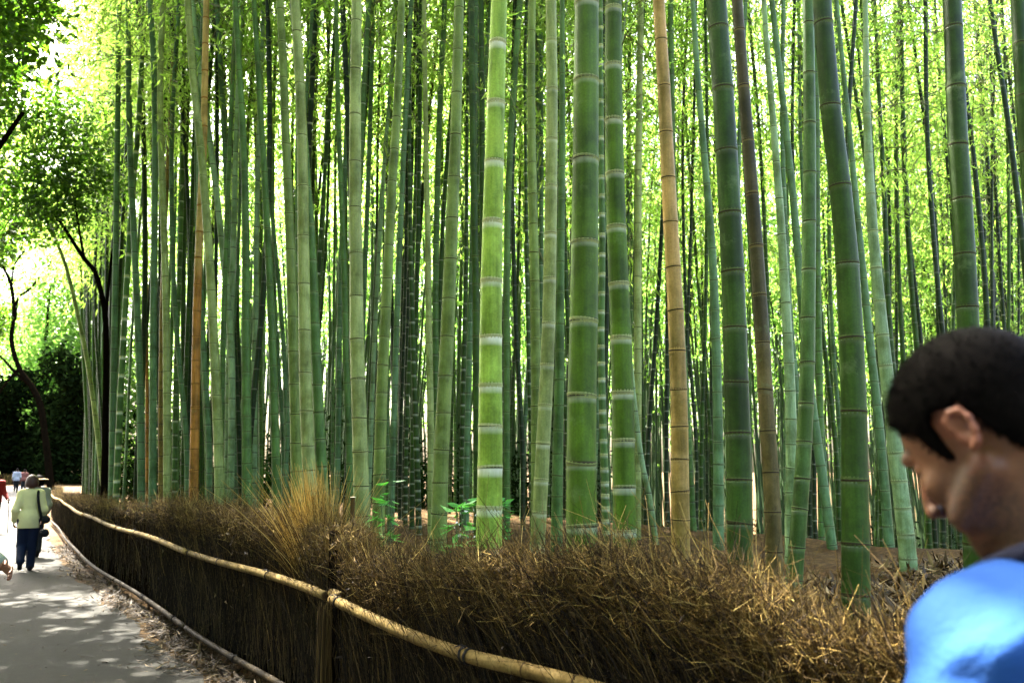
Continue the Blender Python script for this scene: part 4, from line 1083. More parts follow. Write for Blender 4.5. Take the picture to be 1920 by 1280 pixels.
link('crown', mesh_np('crown', V, T, smooth=False), M_bleaf, T3, loc=(0, 0, 0))

# dark evergreen mass behind the far end of the path
def dark_tree(px, Y, top, wpx, label, seed, name='evergreen_tree', mat=None, n=5200, leaf=0.7, group='dark evergreen trees beyond the end of the path'):
    b = at(px, 900, Y); b[2] = -0.1
    H = at(px, top, Y)[2]; W = wpx / FPX * Y / 2
    r = np.random.RandomState(seed)
    bl = [(b[0] + r.uniform(-W, W) * 0.6, b[1] + r.uniform(-1, 1) * W * 0.5, H * q, W * r.uniform(0.5, 0.8), W * 0.6, H * 0.13) for q in (0.10, 0.22, 0.35, 0.45, 0.55, 0.66, 0.76, 0.86, 0.15, 0.3)]
    tree(name, label, 'tree', group, b, [([b, b + np.array([0.1, 0, H * 0.5]), b + np.array([0, 0, H * 0.92])], W * 0.07, 0.05)], bl, n, leaf, mat or M_ever, seed, 0.7)
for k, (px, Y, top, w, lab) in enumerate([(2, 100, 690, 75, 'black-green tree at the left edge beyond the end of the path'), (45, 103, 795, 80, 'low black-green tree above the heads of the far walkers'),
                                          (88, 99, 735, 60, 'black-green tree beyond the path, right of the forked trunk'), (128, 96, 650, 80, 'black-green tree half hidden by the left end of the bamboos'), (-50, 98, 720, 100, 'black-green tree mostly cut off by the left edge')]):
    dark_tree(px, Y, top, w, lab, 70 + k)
# sunlit trees farther back
for k, (px, Y, top, w, lab) in enumerate([(62, 109, 440, 210, 'bright leafy tree directly behind the fork of the dark trunk'), (30, 125, 560, 230, 'sunlit yellow-green tree far behind the forked trunk'), (110, 120, 420, 220, 'tall sunlit tree far behind the left end of the bamboos'), (-60, 130, 480, 240, 'sunlit tree beyond the left edge of the picture'),
                                          (190, 112, 330, 240, 'tall bright tree far behind the left wall of culms'), (300, 108, 250, 260, 'very tall bright tree far behind the orange culm')]):
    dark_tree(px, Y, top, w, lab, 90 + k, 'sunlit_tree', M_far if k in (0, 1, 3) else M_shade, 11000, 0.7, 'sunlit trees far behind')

# brushwood fence across the far end of the path
r9 = np.random.RandomState(9)
far_root = empty('far_fence', (-54, 97, 0)); tag(far_root, 'low brown brushwood fence crossing beyond the far end of the sunlit path', 'fence')
n = 5000
x = r9.uniform(-72, -46, n); y = 97 + r9.uniform(-0.25, 0.25, n); z = r9.uniform(0, 0.7, n)
D = np.stack([r9.normal(0, 0.25, n), r9.normal(0, 0.2, n), np.ones(n)], -1)
u = np.linspace(0, 1, 3)
P = np.stack([x, y, z], -1)[:, None] + D[:, None] * (u[None] * r9.uniform(0.3, 0.6, n)[:, None])[..., None]
V, Q = tubes(P - np.array([-54, 97, 0]), np.full((n, 3), 0.018), 3)
tag(link('brushwood', mesh_np('brushwood', V, Q, smooth=False), M_tip, far_root, loc=(0, 0, 0)), kind='stuff')
V = np.array([(-72, 96.9, -0.1), (-46, 96.9, -0.1), (-46, 97.1, -0.1), (-72, 97.1, -0.1), (-72, 96.9, 0.85), (-46, 96.9, 0.85), (-46, 97.1, 0.85), (-72, 97.1, 0.85)]) - np.array([-54, 97, 0])
link('brush_shade_core', mesh_np('brush_shade_core', V, np.array([(0, 1, 5, 4), (1, 2, 6, 5), (2, 3, 7, 6), (3, 0, 4, 7), (4, 5, 6, 7)]), smooth=False), M_core, far_root, loc=(0, 0, 0))

# ------------------------------------------------------------------ the far part of the grove, one mass nobody could count
r8 = np.random.RandomState(8)
PP, RR, LV_, LT_, off = [], [], [], [], 0
while len(PP) < 1150:
    px = r8.uniform(150, 2050); Y = r8.uniform(25, 60)
    p = at(px, 900, Y)
    if grove_dist(p[0], p[1]) < 6: continue
    z0 = float(ground_z(p[0], p[1])); H = r8.uniform(15, 23)
    lx, ly = r8.normal(0, 0.5, 2)
    u = np.linspace(0, 1, 6)
    PP.append(np.stack([p[0] + lx * u + 0.8 * np.sign(lx) * u ** 3, p[1] + ly * u, z0 - 0.1 + H * u], -1)); RR.append(np.linspace(0.058, 0.012, 6))
    n = 140
    t = r8.beta(1.4, 1.2, n) * 0.60 + 0.40
    c = np.stack([p[0] + lx * t, p[1] + ly * t, z0 + H * t], -1)
    cl = rand_unit(14, 0.5, r8)[r8.randint(14, size=n)] * r8.uniform(0.3, 3.0, n)[:, None]
    c = c + cl + r8.normal(0, 0.22, (n, 3))
    D = rand_unit(n, 0.8, r8) + np.array([0, 0, -0.4]); D /= np.linalg.norm(D, axis=1, keepdims=True)
    Ln = r8.uniform(0.2, 0.45, n)
    V, T = leaf_quads(c, D, side_of(D, r8), Ln, Ln * 0.34, 0.2)
    LV_.append(V); LT_.append(T + off); off += len(V)
V, Q = tubes(np.array(PP), np.array(RR), 5)
LV_ = np.vstack(LV_); LT_ = np.vstack(LT_)
me = mesh_np('far_bamboo', np.vstack([V, LV_]), [Q, LT_ + len(V)], smooth=False, mat_idx=[0] * len(Q) + [1] * len(LT_))
M_fculm = simple_mat('far_culm', [(0.3, (0.012, 0.03, 0.008)), (0.7, (0.035, 0.07, 0.02))], 3, 0.6, 0)
me.materials.append(M_fculm); me.materials.append(M_far)
fo = link('far_bamboo_grove', me); tag(fo, 'hazy mass of yellow-green bamboo closing the back of the grove', 'bamboo grove', kind='stuff')

n = 42000  # grass added to darken the bright gaps deep in the grove
px = r8.uniform(215, 1980, n); Y = np.where(px < 1150, r8.uniform(20, 36, n), r8.uniform(27, 42, n))
c = np.array([at(a, 900, b) for a, b in zip(px, Y)])
c[:, 2] = ground_z(c[:, 0], c[:, 1]) + 3.4 * r8.beta(1, 1.7, n) * (0.6 + 0.4 * np.sin(c[:, 0] * 1.1) * np.cos(c[:, 1] * 0.9))
D = rand_unit(n, 0.8, r8); Ln = r8.uniform(0.12, 0.3, n)
V, T = leaf_quads(c, D, side_of(D, r8), Ln, Ln * 0.3, 0.2)
tag(link('bamboo_grass', mesh_np('bamboo_grass', V, T, smooth=False), M_ever), 'dark low bamboo grass added to darken the ground deep in the grove', 'ground cover', kind='stuff')

# ------------------------------------------------------------------ the grove on the other side of the path (it shades and tints the light under the canopy)
r7 = np.random.RandomState(17)
PP, RR, LV_, LT_, off = [], [], [], [], 0
for k in range(230):
    s_ = r7.uniform(-9, 30); d = -5.6 - 11 * r7.beta(0.9, 1.5)
    if s_ < 0:
        x, y = fence_at(0.0, d); x, y = float(x) + 0.56 * -s_, float(y) - 0.83 * -s_
    else:
        x, y = [float(v) for v in fence_at(s_, d)]
    if y > 2 and x / y > -0.70: continue
    H = r7.uniform(12, 16); lx, ly = r7.normal(0, 0.5, 2); u = np.linspace(0, 1, 6)
    PP.append(np.stack([x + lx * u, y + ly * u, -0.1 + H * u], -1)); RR.append(np.linspace(0.055, 0.012, 6))
    n = 420
    t = r7.beta(1.3, 1.2, n) * 0.72 + 0.28
    c = np.stack([x + lx * t, y + ly * t, H * t], -1) + rand_unit(16, 0.5, r7)[r7.randint(16, size=n)] * r7.uniform(0.3, 1.7, n)[:, None] + r7.normal(0, 0.2, (n, 3))
    D = rand_unit(n, 0.8, r7) + np.array([0, 0, -0.4]); D /= np.linalg.norm(D, axis=1, keepdims=True)
    Ln = r7.uniform(0.2, 0.42, n)
    V, T = leaf_quads(c, D, side_of(D, r7), Ln, Ln * 0.34, 0.2)
    LV_.append(V); LT_.append(T + off); off += len(V)
V, Q = tubes(np.array(PP), np.array(RR), 5)
LV_ = np.vstack(LV_); LT_ = np.vstack(LT_)
me = mesh_np('opposite_bamboo', np.vstack([V, LV_]), [Q, LT_ + len(V)], smooth=False, mat_idx=[0] * len(Q) + [1] * len(LT_))
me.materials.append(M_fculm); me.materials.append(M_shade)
tag(link('opposite_bamboo_grove', me), 'bamboo grove standing along the other side of the path', 'bamboo grove', kind='stuff')
# ------------------------------------------------------------------ people: one continuous body each, grown from a smooth distance field
def axis(lo, hi, coarse, fine):
    """grid line positions, finer inside the given (a, b, step) stretches"""
    p, out = lo, [lo]
    while p < hi:
        st = coarse
        for a, b, s_ in fine:
            if a - coarse <= p <= b: st = min(st, s_)
        p += st; out.append(p)
    return np.array(out)

def unit(v): v = np.asarray(v, float); return v / (np.linalg.norm(v) + 1e-12)

class Field:
    def __init__(s): s.pr = []
    def cap(s, a, b, r1, r2=None, k=0.02, op='+'):
        s.pr.append(('c', np.asarray(a, float), np.asarray(b, float), r1, r1 if r2 is None else r2, k, op)); return s
    def ell(s, c, rad, B=None, k=0.02, op='+'):
        s.pr.append(('e', np.asarray(c, float), np.asarray(rad, float), np.eye(3) if B is None else np.asarray(B, float), None, k, op)); return s
    def bounds(s, pad):
        lo, hi = np.full(3, 1e9), np.full(3, -1e9)
        for p in s.pr:
            if p[6] != '+': continue
            if p[0] == 'c':
                lo = np.minimum(lo, np.minimum(p[1] - p[3], p[2] - p[4])); hi = np.maximum(hi, np.maximum(p[1] + p[3], p[2] + p[4]))
            else:
                m = p[2].max(); lo = np.minimum(lo, p[1] - m); hi = np.maximum(hi, p[1] + m)
        return lo - pad, hi + pad
    def mesh(s, coarse, fine=(), inflate=0.0, clip=None):
        lo, hi = s.bounds(inflate + coarse * 2.2)
        ax = [axis(lo[i], hi[i], coarse, [(f[0][i], f[1][i], f[2]) for f in fine]) for i in range(3)]
        F = np.full([len(a) for a in ax], 1.0, dtype=np.float32)
        for p in s.pr:
            k = p[5]; pad = k + inflate + coarse * 2.5
            if p[0] == 'c':
                l = np.minimum(p[1] - p[3], p[2] - p[4]) - pad; h = np.maximum(p[1] + p[3], p[2] + p[4]) + pad
            else:
                m = p[2].max(); l = p[1] - m - pad; h = p[1] + m + pad
            sl = tuple(slice(max(0, np.searchsorted(ax[i], l[i]) - 1), min(len(ax[i]), np.searchsorted(ax[i], h[i]) + 1)) for i in range(3))
            if any(q.stop - q.start < 2 for q in sl): continue
            X = ax[0][sl[0]][:, None, None]; Y = ax[1][sl[1]][None, :, None]; Z = ax[2][sl[2]][None, None, :]
            if p[0] == 'c':
                ab = p[2] - p[1]; l2 = max((ab ** 2).sum(), 1e-9)
                t = np.clip(((X - p[1][0]) * ab[0] + (Y - p[1][1]) * ab[1] + (Z - p[1][2]) * ab[2]) / l2, 0, 1)
                d = np.sqrt((X - p[1][0] - t * ab[0]) ** 2 + (Y - p[1][1] - t * ab[1]) ** 2 + (Z - p[1][2] - t * ab[2]) ** 2) - (p[3] + (p[4] - p[3]) * t)
            else:
                B = p[3]; q = [((X - p[1][0]) * B[i][0] + (Y - p[1][1]) * B[i][1] + (Z - p[1][2]) * B[i][2]) for i in range(3)]
                k0 = np.sqrt(sum((q[i] / p[2][i]) ** 2 for i in range(3))); k1 = np.sqrt(sum((q[i] / p[2][i] ** 2) ** 2 for i in range(3)))
                d = k0 * (k0 - 1) / (k1 + 1e-9)
            A = F[sl]
            if p[6] == '+':
                h_ = np.clip(0.5 + 0.5 * (A - d) / k, 0, 1); F[sl] = A * (1 - h_) + d * h_ - k * h_ * (1 - h_)
            else:
                h_ = np.clip(0.5 - 0.5 * (A + d) / k, 0, 1); F[sl] = A * (1 - h_) - d * h_ + k * h_ * (1 - h_)
        F -= inflate
        if clip is not None:
            F = np.maximum(F, clip(ax[0][:, None, None], ax[1][None, :, None], ax[2][None, None, :]))
        return surface_nets(ax, F)

def surface_nets(ax, F):
    S = F < 0
    n0, n1, n2 = [n - 1 for n in F.shape]
    acc = np.zeros((n0, n1, n2, 3), np.float32); cnt = np.zeros((n0, n1, n2), np.int16)
    for a in range(3):
        b, c = [i for i in range(3) if i != a]
        lo = [slice(None)] * 3; hi = [slice(None)] * 3; lo[a] = slice(0, -1); hi[a] = slice(1, None)
        A, B = F[tuple(lo)], F[tuple(hi)]
        cr = (A < 0) != (B < 0)
        ii = np.nonzero(cr)
        t = A[ii] / (A[ii] - B[ii])
        P = np.zeros((len(t), 3), np.float32)
        for q in range(3): P[:, q] = ax[q][ii[q]]
        P[:, a] += t * (ax[a][ii[a] + 1] - ax[a][ii[a]])
        for db in (0, 1):
            for dc in (0, 1):
                jj = list(ii); jj[b] = ii[b] - db; jj[c] = ii[c] - dc
                ok = (jj[b] >= 0) & (jj[c] >= 0) & (jj[b] < (n0, n1, n2)[b]) & (jj[c] < (n0, n1, n2)[c])
                t_ = tuple(q[ok] for q in jj)
                np.add.at(acc, t_, P[ok]); np.add.at(cnt, t_, 1)
    cells = np.nonzero(cnt)
    vid = np.full((n0, n1, n2), -1, np.int64); vid[cells] = np.arange(len(cells[0]))
    V = acc[cells] / cnt[cells][:, None]
    Qs = []
    for a in range(3):
        b, c = [(1, 2), (2, 0), (0, 1)][a]
        lo = [slice(None)] * 3; hi = [slice(None)] * 3; lo[a] = slice(0, -1); hi[a] = slice(1, None)
        sa, sb = S[tuple(lo)], S[tuple(hi)]
        for flip, m in ((False, sa & ~sb), (True, ~sa & sb)):
            ii = np.array(np.nonzero(m))
            ok = (ii[b] > 0) & (ii[c] > 0) & (ii[b] < (n0, n1, n2)[b]) & (ii[c] < (n0, n1, n2)[c])
            ii = ii[:, ok]
            def v(db, dc):
                jj = ii.copy(); jj[b] -= db; jj[c] -= dc
                return vid[tuple(jj)]
            q = np.stack([v(1, 1), v(0, 1), v(0, 0), v(1, 0)], -1)
            if flip: q = q[:, ::-1]
            Qs.append(q)
    Q = np.vstack(Qs); Q = Q[(Q >= 0).all(1)]
    return V, Q

def cloth_mat(name, c, scale=60, wr=0.35, rough=0.85, var=0.25):
    m, nt, N, L, P = new_mat(name)
    n1 = noise(nt, scale, 3, 0.6); n2 = noise(nt, 5.5, 4, 0.55)
    r1 = ramp(nt, n2.outputs[0], [(0.3, tuple(v * (1 - var) for v in c)), (0.7, tuple(v * (1 + var * 0.5) for v in c))])
    L.new(r1.outputs[0], P.inputs['Base Color']); P.inputs['Roughness'].default_value = rough
    P.inputs['Specular IOR Level'].default_value = 0.15
    mx = N.new('ShaderNodeMath'); mx.operation = 'MULTIPLY_ADD'; L.new(n2.outputs[0], mx.inputs[0]); mx.inputs[1].default_value = 4.0; L.new(n1.outputs[0], mx.inputs[2])
    L.new(bump(nt, mx.outputs[0], wr, 0.006), P.inputs['Normal'])
    return m

def skin_mat():
    m, nt, N, L, P = new_mat('skin')
    n1 = noise(nt, 40, 5, 0.65); n2 = noise(nt, 260, 2, 0.7)
    r1 = ramp(nt, n1.outputs[0], [(0.3, (0.115, 0.046, 0.019)), (0.7, (0.18, 0.080, 0.036))])
    d = N.new('ShaderNodeAttribute'); d.attribute_name = 'beard'
    rd = N.new('ShaderNodeAttribute'); rd.attribute_name = 'flush'
    c = mixc(nt, rd.outputs['Fac'], r1.outputs[0], (0.15, 0.040, 0.018))
    rb = ramp(nt, n2.outputs[0], [(0.3, (0.35, 0.35, 0.35)), (0.7, (1, 1, 1))])
    mm = N.new('ShaderNodeMath'); mm.operation = 'MULTIPLY'; L.new(d.outputs['Fac'], mm.inputs[0]); L.new(rb.outputs[0], mm.inputs[1])
    c = mixc(nt, mm.outputs[0], c, (0.012, 0.0065, 0.004))  # stubble colour, deepened to carry the shadow on the jaw too
    L.new(c, P.inputs['Base Color']); P.inputs['Roughness'].default_value = 0.48
    P.inputs['Specular IOR Level'].default_value = 0.3
    P.inputs['Subsurface Weight'].default_value = 0.12; P.inputs['Subsurface Radius'].default_value = (0.008, 0.003, 0.0015); P.inputs['Subsurface Scale'].default_value = 0.6
    L.new(bump(nt, n1.outputs[0], 0.15, 0.002), P.inputs['Normal'])
    return m
M_skin = skin_mat()
M_hair = simple_mat('black_hair', [(0.3, (0.0010, 0.0009, 0.0008)), (0.7, (0.004, 0.0032, 0.0027))], 90, 0.65, 0.3, 0.003, spec=0.012)
M_eye = simple_mat('eye_white', [(0.3, (0.6, 0.57, 0.53)), (0.7, (0.66, 0.63, 0.6))], 5, 0.2, 0)
M_iris = simple_mat('iris', [(0.3, (0.02, 0.012, 0.008)), (0.7, (0.05, 0.03, 0.015))], 200, 0.2, 0)

def hand(F, wrist, d, palm_n, thumb, s=1.0, curl=0.7):
    """palm and five bent fingers: d points from wrist to fingers, palm_n out of the palm, thumb towards the thumb side"""
    d, thumb = unit(d), unit(thumb); pn = unit(palm_n)
    pc = wrist + d * 0.05 * s
    for q in (-0.024, -0.008, 0.008, 0.024):
        F.cap(wrist + thumb * q * 0.55 * s, wrist + d * 0.088 * s + thumb * q * s, 0.0135 * s, 0.0115 * s, 0.010)
    for i, (q, L_) in enumerate(((0.027, 0.072), (0.009, 0.080), (-0.009, 0.075), (-0.026, 0.058))):
        p = wrist + d * 0.088 * s + thumb * q * s; a = 0.25
        for j, fr_l in enumerate((0.45, 0.32, 0.23)):
            a += curl * (0.55 if j else 0.35)
            v = d * math.cos(a) + pn * math.sin(a)
            e = p + v * L_ * fr_l * s
            F.cap(p, e, (0.0088 - 0.0009 * j) * s, (0.0080 - 0.0009 * j) * s, 0.004); p = e
    p = wrist + d * 0.02 * s + thumb * 0.022 * s
    for v, L_, r in ((thumb * 0.75 + d * 0.55 + pn * 0.35, 0.040, 0.0115), (thumb * 0.25 + d * 0.85 + pn * 0.5, 0.032, 0.0098), (d * 0.9 + pn * 0.6, 0.024, 0.0085)):
        e = p + unit(v) * L_ * s; F.cap(p, e, r * s, r * 0.93 * s, 0.006); p = e

def make_person(label, pos, face, H, pose, clothes, group=None, coarse=0.016, pitch=0.0, hair='short', cap_=None, detail=False, seed=0, head_at=None, lean=0.06, slim=1.0, hand_fine=0.006):
    """pos: ground point; face: heading vector; H: standing height; clothes: dict top/legs/shoes (material)"""
    f = unit([face[0], face[1], 0]); l = np.array([-f[1], f[0], 0.0]); z = np.array([0, 0, 1.0])
    s = H / 1.78; o = np.array([pos[0], pos[1], pos[2] if len(pos) > 2 else 0.0])
    W = lambda a, b, c: o + f * a * s + l * b * s + z * c * s
    g = pose
    pel = W(0, 0, 0.96); neck = W(lean, 0, 1.49); chest = W(lean * 0.7, 0, 1.28)
    if head_at is None: hc = W(lean + 0.035 + 0.05 * math.sin(pitch), 0, 1.655 - 0.03 * (1 - math.cos(pitch)))
    else: hc = np.asarray(head_at, float)
    fh = f * math.cos(pitch) - z * math.sin(pitch); uh = f * math.sin(pitch) + z * math.cos(pitch); BH = np.stack([fh, l, uh])
    hp = lambda a, b, c: hc + (fh * a + l * b + uh * c) * s
    J = {}
    for sd_, nm in ((1, 'L'), (-1, 'R')):
        J['sh' + nm] = W(lean + g.get('shf' + nm, 0.0), 0.175 * sd_ * slim, g.get('shz', 1.435))
        for q, dflt in (('el', (0.02, 0.24, 1.14)), ('wr', (0.10, 0.25, 0.90)), ('hip', (0, 0.09, 0.93)), ('kn', (0.03, 0.095, 0.50)), ('an', (-0.01, 0.095, 0.085))):
            a, b, c = g.get(q + nm, dflt); J[q + nm] = W(a, b * sd_, c)
    root = empty('person', tuple(o)); tag(root, label, 'person', group)
    B = Field()
    # torso
    B.ell(W(lean * 0.7 + 0.0, 0, 1.30), np.array([0.115, 0.165 * slim, 0.19]) * s, np.stack([f, l, z]), 0.05)
    B.ell(W(lean * 0.35, 0, 1.10), np.array([0.105, 0.145 * slim, 0.17]) * s, np.stack([f, l, z]), 0.06)
    B.ell(W(-0.01, 0, 0.95), np.array([0.12, 0.165 * slim, 0.13]) * s, np.stack([f, l, z]), 0.06)
    B.cap(W(lean, 0.10, 1.43), W(lean, -0.10, 1.43), 0.065 * s, 0.065 * s, 0.06)
    B.cap(W(lean - 0.01, 0, 1.42), hp(-0.03, 0, -0.07), 0.060 * s, 0.052 * s, 0.03)
    for sd_, nm in ((1, 'L'), (-1, 'R')):
        B.cap(W(lean, 0.1 * sd_, 1.435), J['sh' + nm], 0.06 * s, 0.060 * s, 0.05)
        B.cap(J['sh' + nm], J['el' + nm], 0.056 * s, 0.041 * s, 0.04)
        m_ = J['el' + nm] * 0.65 + J['wr' + nm] * 0.35
        B.cap(J['el' + nm], m_, 0.041 * s, 0.042 * s, 0.02); B.cap(m_, J['wr' + nm], 0.042 * s, 0.026 * s, 0.02)
        dv = unit(J['wr' + nm] - J['el' + nm]); th = g.get('thumb' + nm); th = f if th is None else W(*th) - o
        th = unit(th - dv * (th @ dv)); pn = np.cross(dv, th) * sd_
        hand(B, J['wr' + nm], dv, pn, th, s, g.get('curl', 0.7))
        B.cap(J['hip' + nm], J['kn' + nm], 0.088 * s, 0.056 * s, 0.05)
        m_ = J['kn' + nm] * 0.7 + J['an' + nm] * 0.3 - f * 0.012 * s
        B.cap(J['kn' + nm], m_, 0.055 * s, 0.057 * s, 0.03); B.cap(m_, J['an' + nm], 0.057 * s, 0.038 * s, 0.03)
        dn = g.get('toe' + nm, (1, 0, -0.25)); dn = unit(f * dn[0] + z * dn[2]); up_ = unit(np.cross(np.cross(dn, z), dn))
        B.cap(J['an' + nm] - dn * 0.04 * s - z * 0.03 * s, J['an' + nm] + dn * 0.13 * s - z * 0.02 * s, 0.040 * s, 0.030 * s, 0.03)
        J['dn' + nm] = dn
    # head
    B.ell(hp(-0.012, 0, 0.012), np.array([0.098, 0.076, 0.094]) * s, BH, 0.02)
    B.ell(hp(0.034, 0, -0.055), np.array([0.060, 0.058, 0.088]) * s, BH, 0.025)
    B.ell(hp(0.044, 0, -0.108), np.array([0.045, 0.047, 0.034]) * s, BH, 0.025)
    B.ell(hp(0.078, 0, -0.128), np.array([0.020, 0.022, 0.018]) * s, BH, 0.018)
    B.cap(hp(0.083, 0.034, 0.004), hp(0.083, -0.034, 0.004), 0.009 * s, 0.009 * s, 0.015)
    for sd_ in (1, -1):
        B.ell(hp(0.094, 0.032 * sd_, -0.017), np.array([0.013, 0.017, 0.010]) * s, BH, 0.012, '-')
        B.ell(hp(0.0735, 0.031 * sd_, -0.017), np.array([0.0120, 0.0150, 0.0110]) * s, BH, 0.004)
        B.ell(hp(0.066, 0.045 * sd_, -0.048), np.array([0.018, 0.014, 0.015]) * s, BH, 0.02)
        B.ell(hp(0.108, 0.012 * sd_, -0.060), np.array([0.010, 0.007, 0.007]) * s, BH, 0.006)
        B.cap(hp(0.062, 0.050 * sd_, -0.095), hp(-0.002, 0.058 * sd_, -0.068), 0.017 * s, 0.018 * s, 0.02)
        # ear: a rim curling round a hollow
        eb = unit(l * sd_ + fh * -0.45); e0 = lambda a, u_: hp(-0.012 + a * 0.78, 0.072 * sd_, -0.028 + u_ * 0.76) + eb * 0.010 * s
        B.ell(e0(-0.004, 0.0), np.array([0.014, 0.007, 0.025]) * s, np.stack([unit(fh + l * sd_ * 0.45), eb, uh]), 0.008)
        ring = [(0.012, 0.012), (0.010, 0.026), (-0.002, 0.034), (-0.016, 0.028), (-0.021, 0.010), (-0.017, -0.010), (-0.008, -0.026), (0.003, -0.031)]
        for (a0, u0), (a1, u1) in zip(ring[:-1], ring[1:]):
            B.cap(e0(a0, u0) + eb * 0.008 * s, e0(a1, u1) + eb * 0.007 * s, 0.0040 * s, 0.0040 * s, 0.0035)
        B.ell(e0(-0.001, 0.002) + eb * 0.010 * s, np.array([0.0075, 0.006, 0.012]) * s, np.stack([fh, eb, uh]), 0.004, '-')
    B.cap(hp(0.090, 0, -0.008), hp(0.112, 0, -0.050), 0.0080 * s, 0.0108 * s, 0.010)
    B.ell(hp(0.091, 0, -0.083), np.array([0.009, 0.023, 0.0055]) * s, BH, 0.006); B.ell(hp(0.089, 0, -0.093), np.array([0.009, 0.020, 0.006]) * s, BH, 0.006)
    fine = []
    hr = 0.135 * s
    if detail: fine.append((hc - hr, hc + hr, 0.0030))
    else: fine.append((hc - hr * 0.9, hc + hr * 0.9, max(0.007, coarse * 0.55)))
    if hand_fine:
        for nm in 'LR':
            c = J['wr' + nm] + unit(J['wr' + nm] - J['el' + nm]) * 0.08 * s; fine.append((c - 0.11 * s, c + 0.11 * s, hand_fine))
    V, Q = B.mesh(coarse, fine)
    q = (V - hc) @ BH.T / s
    beard = np.zeros(len(V)); flush = np.zeros(len(V))
    near = np.linalg.norm(q, axis=1) < 0.2
    if detail:
        jaw = sstep(-0.022, -0.080, q[:, 2]) * sstep(-0.035, 0.015, q[:, 0]) * sstep(-0.19, -0.16, q[:, 2])
        lipz = ((np.abs(q[:, 2] + 0.088) < 0.010) & (q[:, 0] > 0.085) & (np.abs(q[:, 1]) < 0.024))
        beard = 0.92 * jaw * near * ~lipz
        brow = (np.abs(q[:, 2] - 0.010 - 0.1 * (0.035 - np.abs(q[:, 1]))) < 0.006) & (q[:, 0] > 0.065) & (np.abs(q[:, 1]) > 0.013) & (np.abs(q[:, 1]) < 0.055)
        beard = np.maximum(beard, 0.9 * brow)
        lash = (np.abs(q[:, 2] + 0.0245) < 0.0028) & (q[:, 0] > 0.072) & (np.abs(np.abs(q[:, 1]) - 0.032) < 0.017)
        beard = np.maximum(beard, 0.95 * lash)
        flush = 0.55 * (np.abs(q[:, 1]) > 0.070) * (q[:, 0] < 0.02) * (q[:, 0] > -0.05) * (q[:, 2] < 0.02) * (q[:, 2] > -0.07) + 0.6 * lipz + 0.35 * ((q[:, 0] > 0.10) & near)
    link('body', mesh_np('body', V - o, Q, floats={'beard': beard, 'flush': flush}), M_skin, root, loc=(0, 0, 0))
    # hair or cap
    if hair:
        Hf = Field().ell(hp(-0.014, 0, 0.014), np.array([0.098, 0.077, 0.094]) * s, BH, 0.01)
        if hair == 'bob':
            Hf.ell(hp(-0.03, 0, -0.05), np.array([0.085, 0.085, 0.08]) * s, BH, 0.03)
            ft, ut = [-0.2, -0.06, 0.03, 0.04, 0.07, 0.2], [-0.11, -0.11, -0.10, 0.03, 0.05, 0.06]
        else:
            Hf.ell(hp(-0.050, 0, -0.050), np.array([0.046, 0.054, 0.050]) * s, BH, 0.03)
            ft = [-0.2, -0.085, -0.050, -0.040, -0.034, 0.004, 0.012, 0.017, 0.031, 0.036, 0.056, 0.072, 0.09, 0.2]
            ut = [-0.095, -0.095, -0.075, -0.045, 0.005, 0.012, 0.004, -0.036, -0.033, 0.000, 0.036, 0.060, 0.074, 0.080]
        def clip(X, Y, Z):
            a = ((X - hc[0]) * fh[0] + (Y - hc[1]) * fh[1] + (Z - hc[2]) * fh[2]) / s
            u_ = ((X - hc[0]) * uh[0] + (Y - hc[1]) * uh[1] + (Z - hc[2]) * uh[2]) / s
            wob = 0.004 * np.sin(a * 160 + 2) + 0.003 * np.sin(u_ * 210)
            return (np.interp(a, ft, ut) - u_ + (wob if detail else 0)) * 0.7 * s
        v_, q_ = Hf.mesh(0.004 if detail else 0.009, inflate=(0.009 if hair != 'bob' else 0.030) * s, clip=clip)
        if detail: r_ = np.random.RandomState(3); nn = unit_rows((v_ - hc))
        hm = link('hair', mesh_np('hair', v_ - o, q_), M_hair if clothes.get('hair') is None else clothes['hair'], root, loc=(0, 0, 0))
        if detail:
            n = 7000; pk = r_.randint(len(v_), size=n); p0 = v_[pk] - nn[pk] * 0.003
            dr = nn[pk] * 0.5 - uh * 0.40 + fh * 0.35 + r_.normal(0, 0.25, (n, 3)); dr /= np.linalg.norm(dr, axis=1, keepdims=True)
            Ln = r_.uniform(0.006, 0.014, n)
            P = np.stack([p0, p0 + dr * (Ln * 0.5)[:, None], p0 + dr * Ln[:, None] - nn[pk] * (Ln * 0.12)[:, None]], 1) - o
            V2_, Q2_ = tubes(P, np.array([0.0007, 0.0006, 0.0003])[None] * np.ones((n, 1)), 3)
            tag(link('strands', mesh_np('strands', V2_, Q2_, smooth=True), M_hair, hm, loc=(0, 0, 0)), kind='stuff')
    if cap_ is not None:
        Cf = Field().ell(hp(-0.012, 0, 0.022), np.array([0.102, 0.082, 0.10]) * s, BH, 0.01)
        if clothes.get('brim') == 'round': Cf.ell(hp(0, 0, 0.03), np.array([0.165, 0.15, 0.012]) * s, BH, 0.012)
        else: Cf.ell(hp(0.10, 0, 0.035), np.array([0.075, 0.065, 0.010]) * s, BH, 0.012)
        def clip2(X, Y, Z):
            u_ = ((X - hc[0]) * uh[0] + (Y - hc[1]) * uh[1] + (Z - hc[2]) * uh[2])
            return 0.018 * s - u_
        v_, q_ = Cf.mesh(0.008, inflate=0.014 * s, clip=clip2)
        link('hat', mesh_np('hat', v_ - o, q_), cap_, root, loc=(0, 0, 0))
    # top
    T = Field()
    T.ell(W(lean * 0.7, 0, 1.30), np.array([0.118, 0.168 * slim, 0.19]) * s, np.stack([f, l, z]), 0.05)
    T.ell(W(lean * 0.35, 0, 1.10), np.array([0.112, 0.155 * slim, 0.18]) * s, np.stack([f, l, z]), 0.06)
